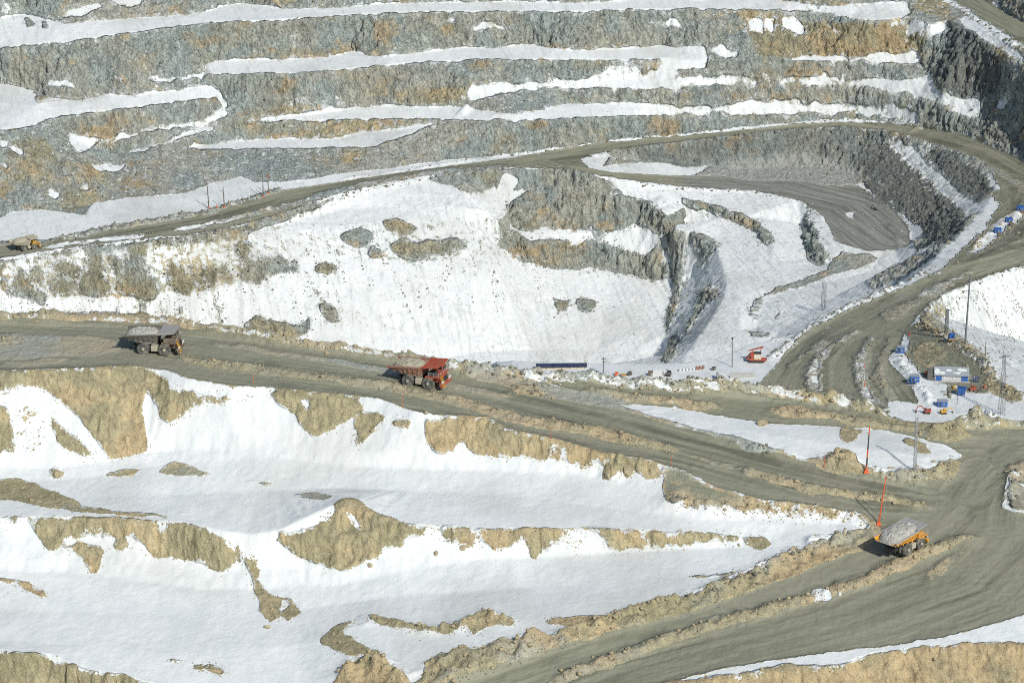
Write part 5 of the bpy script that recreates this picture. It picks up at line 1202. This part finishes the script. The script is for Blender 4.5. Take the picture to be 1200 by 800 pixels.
# ---------------------------------------------------------------- machines
def excavator(u, v, rz, paint, label, s=1.0, mirror=1):
    p = hit(u, v); t = thing('excavator', label, 'excavator', (p.x, p.y, p.z-.05), rz, None, s)
    for y in (-1, 1):
        m = MB().prism([(-1.6, .2), (-1.35, 0), (1.35, 0), (1.6, .2), (1.6, .55), (1.35, .75), (-1.35, .75), (-1.6, .55)], y*1.0-.28, y*1.0+.28); m.build('track', 'dark', t, bevel=.03)
    MB().box(-.8, .8, -.7, .7, .3, .8).tube((0, 0, .8), (0, 0, 1.0), .6, n=16).build('undercarriage', 'steel', t)
    MB().box(-1.9, .9, -1.2, 1.2, 1.0, 1.75).box(-1.95, -.9, -1.2, 1.2, 1.752, 2.2, .12, .1).build('house', paint, t, bevel=.05)
    c = MB().box(-.1, 1.15, .2, 1.2, 1.755, 2.8, .08, .05).build('cab', paint, t, bevel=.04)
    MB().box(1.09, 1.17, .32, 1.08, 1.95, 2.65).build('window', 'glass', c); MB().box(.1, .95, 1.17, 1.21, 1.95, 2.6).build('window', 'glass', c)
    b = [(.8, 1.6), (2.3, 3.4), (4.1, 3.0)]
    m = MB()
    for (x0, z0), (x1, z1) in zip(b, b[1:]): m.hexa([(x0, -.55, z0-.2), (x1, -.5, z1-.17), (x1, -.15, z1-.17), (x0, -.15, z0-.2), (x0, -.55, z0+.25), (x1, -.5, z1+.18), (x1, -.15, z1+.18), (x0, -.15, z0+.25)])
    m.tube((1.0, -.35, 1.1), (2.2, -.35, 2.9), .09).build('boom', paint, t)
    MB().hexa([(3.9, -.47, 3.05), (4.3, -.47, 3.2), (4.3, -.18, 3.2), (3.9, -.18, 3.05), (4.75, -.45, .9), (5.0, -.45, .95), (5.0, -.2, .95), (4.75, -.2, .9)]).build('stick', paint, t)
    MB().prism([(4.6, .95), (5.1, .95), (5.35, .45), (5.0, .05), (4.35, .2), (4.75, .45)], -.75, .1).build('bucket', 'dark', t, bevel=.02)
    return t
excavator(1086, 484, 3.05, 'red', 'red excavator with its arm stretched left on the snow in front of the yard', .8)
excavator(1106, 484.5, .25, 'yellow', 'yellow excavator beside the red one on the snow in front of the yard', .68)
excavator(1026, 246, 2.2, 'steel', 'small dark excavator at the foot of the shaded rock wall on the grey pit floor', .65)
def loader():
    p = hit(1140, 458); t = thing('skid_loader', 'small red wheeled loader parked right of the blue hopper bin', 'loader', (p.x, p.y, p.z), .1)
    MB().box(-1.2, 1.2, -.7, .7, .5, 1.35).build('body', 'red', t, bevel=.08)
    c = MB().box(-.6, .6, -.6, .6, 1.353, 2.2, .1, .08).build('cab', 'red', t, bevel=.05); MB().box(-.42, .42, -.62, -.57, 1.5, 2.05).build('window', 'glass', c)
    for x in (-.8, .8):
        for y in (-.85, .85): MB().tube((x, y-.16, .45), (x, y+.16, .45), .45, n=16).build('wheel', 'tyre', t)
    MB().prism([(1.3, .1), (2.0, .1), (1.9, .25), (1.45, .3), (1.4, .9), (1.25, .9)], -.9, .9).build('bucket', 'dark', t)
    for y in (-.66, .66): MB().tube((-.6, y, 1.5), (1.5, y, .8), .1).build('lift_arm', 'red', t)
loader()
def genset():
    p = hit(1119, 455); t = thing('generator', 'small yellow and white generator box in front of the grey roofed building', 'generator', (p.x, p.y, p.z), .1)
    MB().box(-.75, .1, -.4, .4, .2, 1.1).build('housing', 'yellow', t, bevel=.04); MB().box(.105, .8, -.4, .4, .2, 1.0).build('panel_box', 'white', t, bevel=.04); MB().box(-.8, .85, -.35, .35, 0, .197).build('skid', 'dark', t)
genset()
def barrel(u, v, m, label, r=.42, h=1.0, group=None):
    p = hit(u, v); o = thing('barrel', label, 'barrel', (p.x, p.y, p.z-.03), 0, group)
    MB().lathe([(r*.94, 0), (r, .05), (r, h*.32), (r*1.04, h*.34), (r, h*.36), (r, h*.66), (r*1.04, h*.68), (r, h*.70), (r, h*.96), (r*.93, h)], (0, 0, 0), 'Z', 16).build('drum_shell', m, o, smooth=True)
    MB().tube((r*.5, 0, h), (r*.5, 0, h+.05), .07).build('cap', 'dark', o)
barrel(1153.5, 454, 'red', 'red barrel lying apart at the right of the yard'); barrel(1085.5, 438, 'orangered', 'red barrel at the left gable of the building', .5, 1.1); barrel(1065.5, 393, 'red', 'red barrel by the junction above the bend', .45, 1.0)
def drill_rig():
    p = hit(886, 424); t = thing('drill_rig', 'red machine with cream box cabin and long red boom on snow left of the bend', 'drill rig', (p.x, p.y, p.z), -.05, None, .88)
    for y in (-1.3, 1.3): MB().prism([(-3.2, .3), (-2.8, 0), (2.8, 0), (3.2, .3), (3.2, .8), (2.8, 1.0), (-2.8, 1.0), (-3.2, .8)], y-.35, y+.35).build('track', 'dark', t, bevel=.04)
    MB().box(-3.0, 4.6, -1.4, 1.4, 1.0, 1.55).build('chassis', 'red', t, bevel=.06)
    h = MB().hexa([(-4.3, -1.3, 1.56), (-1.0, -1.3, 1.56), (-1.0, 1.3, 1.56), (-4.3, 1.3, 1.56), (-2.6, -1.2, 4.0), (-1.0, -1.3, 4.3), (-1.0, 1.3, 4.3), (-2.6, 1.2, 4.0)]).build('cab', 'red', t, bevel=.08)
    MB().hexa([(-3.6, -1.29, 2.0), (-2.2, -1.315, 2.0), (-2.2, -1.25, 2.0), (-3.6, -1.25, 2.0), (-2.7, -1.25, 3.4), (-2.2, -1.32, 3.4), (-2.2, -1.2, 3.4), (-2.7, -1.2, 3.4)]).build('window', 'glass', h)
    MB().box(-.95, 2.1, -1.35, 1.35, 1.56, 4.1).build('box_cabin', 'beige', t, bevel=.05); MB().box(-1.0, 2.2, -1.42, 1.42, 4.103, 4.25).build('roof', 'dark', t)
    for x in (-.5, .9): MB().box(x, x+.8, -1.39, -1.352, 2.6, 3.4).build('side_window', 'white', t)
    MB().hexa([(-3.4, .5, 4.7), (3.0, .5, 6.3), (3.0, 1.1, 6.3), (-3.4, 1.1, 4.7), (-3.4, .5, 5.0), (3.0, .5, 7.0), (3.0, 1.1, 7.0), (-3.4, 1.1, 5.0)]).tube((-2.0, .8, 4.0), (-1.2, .8, 5.4), .14).tube((1.6, .8, 4.2), (2.2, .8, 6.2), .14).build('boom', 'red', t)
drill_rig()
# ---------------------------------------------------------------- the flat behind the near windrow
def shed():
    p = hit(658, 431.5); d = Vector((1, .04, 0)); L_ = 58*mpp(p)
    t = thing('long_shed', 'long low shed with a dark navy roof on the snowy flat below the pit slope', 'shed', p.to_tuple(), math.atan2(d.y, d.x))
    MB().box(-L_/2, L_/2, -.9, .9, -.3, .95).build('wall', 'beige', t)
    MB().hexa([(-L_/2-.3, -1.3, .85), (L_/2+.3, -1.3, .85), (L_/2+.3, 1.3, 1.45), (-L_/2-.3, 1.3, 1.45), (-L_/2-.3, -1.3, 1.0), (L_/2+.3, -1.3, 1.0), (L_/2+.3, 1.3, 1.62), (-L_/2-.3, 1.3, 1.62)]).build('roof', 'navy', t)
    for k in range(7): x = -L_/2+.6+k*(L_-1.2)/6; MB().box(x-.08, x+.08, -1.0, -.905, -.3, .9).build('post', 'wood', t)
shed()
def container(u, v, w, h, d, m, label, name='storage_container', cat='container', rz=0.05):
    p = hit(u, v); t = thing(name, label, cat, (p.x, p.y, p.z-.05), rz)
    c = MB().box(-w/2, w/2, -d/2, d/2, .1, h)
    for k in range(int(w/.5)): x = -w/2+.25+k*.5; c.box(x-.09, x+.09, -d/2-.05, -d/2-.003, .25, h-.15)
    c.build('shell', m, t); MB().box(-w/2-.05, w/2+.05, -d/2-.05, d/2+.05, h+.003, h+.1).build('roof', 'snowm' if m == 'white' else m, t)
    MB().box(w*.2, w*.2+.7, -d/2-.09, -d/2-.053, .3, h*.8).build('door', 'lgrey', t)
    return t
container(772.5, 438.5, 5.0, 2.1, 2.3, 'white', 'white container standing on the snowy flat behind the near windrow')
container(722.5, 440, 1.3, 1.2, 1.2, 'orangered', 'small orange steel box right of the wooden power pole', 'steel_box', 'box')
container(730, 440, 2.2, .55, 1.2, 'orange', 'flat orange tray between the steel box and the tyre', 'steel_tray', 'tray')
container(762, 440, 1.6, 1.7, 1.3, 'wood', 'brown crate at the left end of the white container', 'wooden_crate', 'crate')
def tyre_lone():
    p = hit(738, 440); t = thing('giant_tyre', 'big dark truck tyre standing upright on the snowy flat', 'tyre', (p.x, p.y, p.z-.1), .35)
    MB().lathe([(.5, -.32), (.85, -.4), (.95, -.25), (.97, 0), (.95, .25), (.85, .4), (.5, .32)], (0, 0, .97), 'Y', 32, .04).build('tread', 'tyre', t, smooth=True)
    MB().lathe([(.49, -.2), (.49, .2)], (0, 0, .97), 'Y', 20).build('rim', 'redl', t)
tyre_lone()
def jeep():
    p = hit(783.5, 440); t = thing('service_truck', 'dark small service truck parked right of the white container', 'truck', (p.x, p.y, p.z), 1.35)
    MB().box(-1.6, 1.6, -.8, .8, .45, 1.0).build('body', 'dark', t, bevel=.06)
    c = MB().box(-.1, 1.2, -.75, .75, 1.003, 1.8, .15, .06).build('cab', 'dark', t, bevel=.05); MB().box(.15, .95, -.77, -.72, 1.15, 1.65).build('window', 'glass', c)
    MB().box(-1.6, -.2, -.8, .8, 1.003, 1.45).build('bed_side', 'steel', t)
    for x in (-1.0, 1.0):
        for y in (-.8, .8): MB().tube((x, y-.13, .4), (x, y+.13, .4), .4, n=14).build('wheel', 'tyre', t)
jeep()
for k, (u, v) in enumerate(((797, 435), (801, 434.6), (805, 434.2), (809, 434), (813, 433.5))): barrel(u, v, 'white', 'pale barrel in the row on the flat right of the white container', .5, 1.2, 'pale barrels in a row on the flat')
for k, (u, v) in enumerate(((816.5, 433), (820, 432.6), (824, 432))): barrel(u, v, 'redl', 'reddish barrel at the right end of the barrel row on the flat', .5, 1.3, 'reddish barrels at the end of the row')
container(836.5, 433.5, 1.4, 1.2, 1.2, 'steel', 'grey metal locker alone between the barrels and the concrete walls', 'metal_locker', 'locker')
def bunker():
    p = hit(862, 443); t = thing('loading_ramp', 'grey concrete loading ramp with a long retaining wall beside the bend', 'ramp', (p.x, p.y, p.z-.2), .03)
    MB().box(-2.2, 7.0, -.25, .25, 0, 2.3).build('retaining_wall', 'concrete', t, bevel=.04)
    MB().prism([(-7.2, 0), (-2.4, 0), (-2.4, .6), (-5.2, 2.7), (-7.2, 2.7)], -3.2, -2.6).build('ramp_wall', 'concrete', t, bevel=.04)
    MB().hexa([(-7.1, -2.597, 0), (-6.4, -2.597, 0), (-6.4, 1.5, 0), (-7.1, 1.5, 0), (-7.1, -2.597, 2.6), (-6.4, -2.597, 2.6), (-6.4, 1.5, 2.2), (-7.1, 1.5, 2.2)]).build('end_wall', 'concrete', t)
    MB().prism([(-6.4, 0.02), (-2.5, 0.02), (-2.5, .5), (-5.2, 2.4), (-6.4, 2.45)], -2.59, .2).build('ramp_slab', 'snowm', t)
bunker()
# ---------------------------------------------------------------- poles and masts
def pole(base, topuv, r, m, label, name='power_pole', cat='pole', arms=(), foot=None, bands=None, group=None, topbox=None):
    p = hit(*base); h = (base[1]-topuv[1])*mpp(p)/math.cos(PITCH)
    lean = (topuv[0]-base[0])*mpp(p)
    t = thing(name, label, cat, (p.x, p.y, p.z-.2), 0, group)
    if bands:
        n = len(bands)
        for k, bm_ in enumerate(bands):
            a, b = k/n, (k+1)/n
            MB().tube((lean*a, 0, h*a+(.001 if k else 0)), (lean*b, 0, h*b), r*(1-.35*a), r*(1-.35*b), 10).build('shaft_section', bm_, t, smooth=True)
    else: MB().tube((0, 0, 0), (lean, 0, h), r, r*.6, 10).build('shaft', m, t, smooth=True)
    for f, half in arms:
        a = MB().box(lean*f-half, lean*f+half, -.14, -.02-.1*0, h*f-.1, h*f+.1).build('crossarm', m, t)
        im = MB()
        for q in (-.9, -.45, .45, .9): im.tube((lean*f+half*q, -.08, h*f+.1), (lean*f+half*q, -.08, h*f+.42), .07, n=8)
        im.build('insulator', 'lgrey', a)
    if foot: MB().box(-.55, .55, -.55, .55, .02, .75, .2, .2).build('foot', foot, t, bevel=.04)
    if topbox: MB().box(lean-.35, lean+.35, -.3, .3, h-.3, h+.45).build('lamp_head', topbox, t, bevel=.04)
    return t, h
def lattice(base, topv, w0, w1, label, arms=(), m='poleg', br=.09, group=None):
    p = hit(*base); h = (base[1]-topv)*mpp(p)/math.cos(PITCH)
    t = thing('lattice_mast', label, 'mast', (p.x, p.y, p.z-.2), .35, group)
    q = lambda i, j, f: ((w0+(w1-w0)*f)/2*i, (w0+(w1-w0)*f)/2*j, h*f)
    n = max(4, int(h/ (w0*1.3)))
    for i, j in ((-1, -1), (1, -1), (1, 1), (-1, 1)): MB().tube(q(i, j, 0), q(i, j, 1), br, br*.8, 6).build('leg', m, t)
    b = MB(); cs = [(-1, -1), (1, -1), (1, 1), (-1, 1)]
    for k in range(n):
        for e in range(4):
            (i0, j0), (i1, j1) = cs[e], cs[(e+1) % 4]
            if k % 2: i0, j0, i1, j1 = i1, j1, i0, j0
            b.tube(q(i0, j0, k/n), q(i1, j1, (k+1)/n), br*.6, n=5); b.tube(q(i0, j0, (k+1)/n), q(i1, j1, (k+1)/n), br*.5, n=5)
    b.build('bracing', m, t)
    for f, half in arms:
        a = MB().box(-half, half, -.15, .15, h*f-.12, h*f+.12).tube((-half, 0, h*f), (0, 0, h*f+.9), .05).tube((half, 0, h*f), (0, 0, h*f+.9), .05).build('crossarm', m, t)
        im = MB()
        for s in (-.95, 0, .95): im.tube((half*s, 0, h*f+.12), (half*s, 0, h*f+.6), .1, n=8)
        im.build('insulator', 'lgrey', a)
    return t
pole((707, 438.5), (707, 417.5), .24, 'poleg', 'short grey power pole with a crossarm on the flat right of the long shed', arms=((.88, .9), (.72, .7)))
pole((858, 430), (857.5, 396), .20, 'wood', 'thin brown pole with a lamp head left of the red drill rig', 'lamp_pole', 'pole', topbox='dark')
lattice((965, 363.5), 331, 1.7, 1.4, 'narrow lattice mast standing at the snowy upper edge of the bend')
pole((1131, 403), (1133, 323), .42, 'poleg', 'tallest grey power pole with two crossarms above the yard', arms=((.77, 2.0), (.68, 1.9)))
lattice((1109, 389), 362, 1.0, .8, 'short slim lattice mast left of the tallest power pole', br=.12)
lattice((1173.5, 486), 416, 1.9, .7, 'lattice pylon with a wide crossarm at the right of the yard', arms=((.97, 2.2),), br=.075)
pole((1155, 416), (1154.5, 399), .2, 'wood', 'short thin dark pole on the snow rim right of the tallest power pole')
pole((1013.5, 467), (1011, 424), .15, 'orangered', 'orange and white marker pole rising behind the windrow inside the bend', 'marker_pole', 'marker pole', bands=('lgrey', 'white', 'orangered', 'white', 'lgrey', 'orangered'))
pole((1121.5, 474), (1121.5, 456), .10, 'dark', 'thin dark post below the blue hopper bin', 'marker_post', 'post')
HIT_MIN = 0.0
pole((1015, 553), (1017, 498), .19, 'orangered', 'tall marker pole with red and black bands on the snow bank above the road', 'marker_pole', 'marker pole', foot='orangered', bands=('orangered', 'dark', 'orangered', 'dark', 'dark', 'orangered'))
pole((1029.5, 614), (1036, 556), .17, 'orangered', 'plain red pole leaning slightly behind the orange dump truck', 'marker_pole', 'marker pole', foot='orangered')
pole((1035, 609), (1038, 560), .06, 'cream', 'very thin pale pole right beside the plain red pole', 'thin_pole', 'pole')
lattice((1072, 551), 488, .55, .45, 'faint thin lattice mast on the snow triangle right of the banded marker pole', m='lgrey', br=.05)
STK = 'thin red road stakes along the near haul road'
for (u, v, v2, lab) in ((471.5, 476, 461, 'thin red stake below the red dump truck'), (645.5, 514, 499, 'thin red stake at the road edge right of the middle of the picture'), (787, 545, 532, 'thin red stake at the road edge above the spill of dirt'), (297, 450, 437, 'thin red stake at the road edge between the two left trucks'), (966, 546, 530, 'thin red stake at the dark dirt mound')):
    pole((u, v), (u, v2), .05, 'orangered', lab, 'road_stake', 'stake', group=STK)
HIT_MIN = 1050.0
for (u, v, v2, r, lab, m) in ((244.8, 244, 218, .30, 'left one of two thick poles with red feet beside the far road', 'wood'), (263, 242.5, 219, .30, 'right one of two thick poles with red feet beside the far road', 'wood'), (308.5, 231, 205, .26, 'tall grey pole of the far pair against the rock wall, left one', 'wood'), (314.5, 227, 203.5, .24, 'tall pole with a red top of the far pair against the rock wall, right one', 'wood')):
    t, h = pole((u, v), (u+(-1 if u < 300 else 0), v2), r, m, lab, foot='orangered', bands=(m, m, m, 'orangered') if u > 312 else None)
    MB().tube((-3.4, 1.0, 3.2 if u < 300 else 3.8), (-.2, 0, .3), .09, n=6).build('shadow_bar', 'dark', t)  # dark bar built in place of the pole's cast shadow
p_ = hit(254, 243); t_ = thing('traffic_cone', 'small red cone between the two thick poles beside the far road', 'cone', p_.to_tuple(), 0)
MB().box(-.55, .55, -.55, .55, 0, .12).build('base', 'orangered', t_); MB().tube((0, 0, .12), (0, 0, 1.5), .42, .1, 14).build('cone_body', 'orangered', t_)
pole((1022.7, 237), (1022.7, 213), .24, 'poleg', 'grey pole at the foot of the shaded inner pit wall, left of two'); pole((1031, 239), (1031, 213.5), .24, 'poleg', 'grey pole at the foot of the shaded inner pit wall, right of two')

HIT_MIN = 0.0
HIT_MIN = 1050.0
def wire(p, q, sag, label):
    m = MB(); n = 14; pts = []
    for k in range(n+1):
        t = k/n; a = Vector(p)*(1-t)+Vector(q)*t; a.z -= sag*4*t*(1-t); pts.append(a)
    for a, b in zip(pts, pts[1:]): m.tube(a, b, .035, n=4)
    tag(m.build('power_cable', 'dark'), label, 'cable')
def top(u, v, v2, y=None):
    g = hit(u, v); return (g.x, g.y, g.z+(v-v2)*mpp(g)/math.cos(PITCH))
wire(top(1131, 403, 340), top(1173.5, 486, 418), 2.5, 'thin cable hanging between the tallest power pole and the lattice pylon')
wire(top(1131, 403, 346), top(1109, 389, 364), 1.0, 'thin cable between the tallest power pole and the short slim lattice mast')
HIT_MIN = 0.0
# ---------------------------------------------------------------- boulders and loose rock
def rock_bm(seed, rx, ry, rz, sub=3):
    bm = bmesh.new(); bmesh.ops.create_icosphere(bm, subdivisions=sub, radius=1.0); r = np.random.RandomState(seed)
    pl = [(Vector(r.normal(size=3)).normalized(), r.uniform(.55, .85)) for _ in range(11)]
    for v in bm.verts:
        p = v.co.copy()
        for n, dd in pl:
            q = p.dot(n)
            if q > dd: p -= n*(q-dd)*.92
        p += p.normalized()*r.uniform(-.02, .02)
        v.co = (p.x*rx, p.y*ry, p.z*rz)
    return bm
def boulder(u, v, w, h, label, m='rockt', seed=1, group=None):
    p = hit(u, v); k = mpp(p)
    mb = MB(); mb.bm.free(); mb.bm = rock_bm(seed, w*k*.5, w*k*.42, h*k*.62)
    o = mb.build('boulder', m); o.location = (p.x, p.y+w*k*.2, p.z+h*k*.28); o.rotation_euler = (0, 0, seed*1.3)
    tag(o, label, 'boulder', group)
for i, a in enumerate((
    (893.5, 499, 15, 9, 'big tan boulder on the snow triangle between the two roads', 'rockt'), (1190, 594, 17, 10, 'flat grey boulder at the right edge near the junction', 'rockg'),
    (713, 561, 11, 13, 'dark brown boulder at the left end of the rock heap below the road', 'rockt'), (736, 557, 13, 13, 'brown boulder at the right end of the rock heap below the road', 'rockt'),
    (69, 558, 12, 8, 'tan boulder at the foot of the left bare slope', 'rockt'), (511, 651, 6, 7, 'small tan block in the snow below the soil band, left of two', 'rockt'),
    (542.5, 645, 9, 9, 'pointed tan block in the snow below the soil band, right of two', 'rockt'), (434, 664, 8, 6, 'tan block in the snow at the foot of the soil mound', 'rockt'),
    (313, 736, 8, 5, 'small brown block alone on the lower snow field', 'rockt'), (682, 549, 5, 4, 'small brown block on the snow left of the rock heap', 'rockt'),
    (984, 697, 5, 5, 'whitish block on the strip between the lower lanes', 'snowm'), (790, 588, 13, 8, 'dark lump of rock at the tip of the dirt spill', 'rockg'),
    (866, 640, 5, 4, 'small brown block on the plateau front right of the soil band', 'rockt'), (60, 291, 0, 0, '', 'rockg'))):
    if a[2]: boulder(*a[:5], a[5], 11+i)
# loose rock on the windrows and below the bare faces: uncountable, one object
def rubble():
    rng = np.random.RandomState(3)
    wgt = RUB.copy()*np.where(YY < 900, 1.0, 0.8)
    vis = np.zeros_like(wgt); vis[:, 110:-110] = 1
    soil = np.clip(0.75-cov['snow'], 0, 1)*(1-cov['road'])*(slope < 42)*0.035*(YY < 900)
    rd = cov['rough']*(1-cov['road'])*np.clip(.9-cov['snow'], 0, 1)*0.12
    area = np.gradient(YR)[:, None]*DS*YY
    w_ = (wgt*1.1+soil+rd)*vis*area
    n = 20000; cdf = np.cumsum(w_.ravel()); pick = np.searchsorted(cdf, rng.rand(n)*cdf[-1])
    base = []
    for s in range(6):
        b = rock_bm(50+s, 1, 1, .8, 1); b.verts.ensure_lookup_table()
        base.append((np.array([v.co[:] for v in b.verts]), np.array([[v.index for v in f.verts] for f in b.faces]))); b.free()
    VV, FF, MI = [], [], []; off = 0
    P3 = np.stack([PX.ravel()[pick], PY.ravel()[pick], PZ.ravel()[pick]], 1)
    P3[:, :2] += rng.uniform(-.3, .3, (n, 2))
    wm = cov['warm'].ravel()[pick]
    extra = []; rr = random.Random(11)
    def drop(u, v, size, tan):
        if -20 < u < 1220:
            q = hit(u, v); extra.append((q.x, q.y, q.z, size if q.y > 900 else min(size, .2), tan))
    for _ in range(95):                                    # stones that rolled down the snow of the pit slope in lines
        u, v = rr.uniform(0, 640), 0
        v = np.interp(u, [0, 200, 400, 600], [315, 300, 285, 285])+rr.uniform(-8, 60)
        L_ = rr.uniform(10, 60)
        for k in range(rr.randint(5, 22)):
            d = rr.random()**1.3*L_; vv = v+d
            if vv > np.interp(u, [0, 170, 340, 400, 510, 700], [366, 368, 394, 402, 418, 408]): continue
            drop(u+d*(.34 if u < 480 else .12)+rr.uniform(-1.8, 1.8), vv, rr.uniform(.12, .36) if rr.random() < .85 else rr.uniform(.36, .7), .2)
    for _ in range(70):                                    # and down the long slope under the road on the right
        u = rr.uniform(1105, 1200); v = np.interp(u, [1105, 1200], [352, 318])+rr.uniform(2, 70); L_ = rr.uniform(10, 45)
        for k in range(rr.randint(4, 14)):
            d = rr.random()*L_; drop(u+d*.62+rr.uniform(-.7, .7), v+d, rr.uniform(.14, .38), .5)
    HMIN = globals()['HIT_MIN']
    for pts, vals in MASKS:                                # stones fraying the edges of the bare patches
        if vals['road'] != 0 or vals['snow'] is None or vals['snow'] > .3: continue
        ys = [p[1] for p in pts]; xs = [p[0] for p in pts]
        if max(ys) < 262: continue
        near_ = min(ys) > 425
        globals()['HIT_MIN'] = vals['ymin'] or 0.0
        for i in range(len(pts)):
            a, b = pts[i], pts[(i+1) % len(pts)]; ln = math.hypot(a[0]-b[0], a[1]-b[1])
            if min(a[1], b[1]) > 800 or max(a[0], b[0]) < 0: continue
            for k in range(int(ln*(.42 if near_ else .5))):
                t = rr.random(); g = rr.gauss(0, 2.6 if near_ else 3.2)
                nx_, ny_ = -(b[1]-a[1])/max(ln, 1e-6), (b[0]-a[0])/max(ln, 1e-6)
                drop(a[0]+(b[0]-a[0])*t+nx_*g, a[1]+(b[1]-a[1])*t+abs(g)*.4+ny_*g, (.09+.22*rr.random()**2.2) if near_ else (.2+.5*rr.random()**2.2), vals['warm'] if vals['warm'] is not None else .5)
    globals()['HIT_MIN'] = HMIN
    nx = len(extra); E = np.array(extra)
    P3 = np.concatenate([P3, E[:, :3]]); wm = np.concatenate([wm, E[:, 4]]); esz = np.concatenate([np.zeros(n), E[:, 3]]); n += nx
    for i in range(n):
        v, f = base[i % 6]; far_ = P3[i, 1] > 1000
        s = (0.14+0.55*rng.rand()**3.0)*(1.5 if far_ else 1.0); s = esz[i] if esz[i] else s; a = rng.rand()*6.28; c, d = math.cos(a), math.sin(a)
        w = v*np.array([s*rng.uniform(.8, 1.4), s, s*rng.uniform(.7, 1.1)])
        w = np.stack([w[:, 0]*c-w[:, 1]*d, w[:, 0]*d+w[:, 1]*c, w[:, 2]], 1)+P3[i]+[0, 0, s*.25]
        VV.append(w); FF.append(f+off); off += len(v); MI.append(np.full(len(f), 0 if wm[i] > .65 else 1))
    VV = np.concatenate(VV).astype(np.float32); FF = np.concatenate(FF).astype(np.int32)
    me = bpy.data.meshes.new('loose_rubble'); me.vertices.add(len(VV)); me.loops.add(FF.size); me.polygons.add(len(FF))
    me.vertices.foreach_set('co', VV.ravel()); me.loops.foreach_set('vertex_index', FF.ravel()); me.polygons.foreach_set('loop_start', np.arange(0, FF.size, 3, dtype=np.int32))
    me.materials.append(MT['rockt']); me.materials.append(MT['rockg'])
    me.polygons.foreach_set('material_index', np.concatenate(MI).astype(np.int32)); me.update(calc_edges=True)
    o = bpy.data.objects.new('loose_rubble', me); C.objects.link(o); o['kind'] = 'stuff'
    o['label'] = 'loose rubble lying on the windrows and below the bare faces'; o['category'] = 'rubble'
rubble()
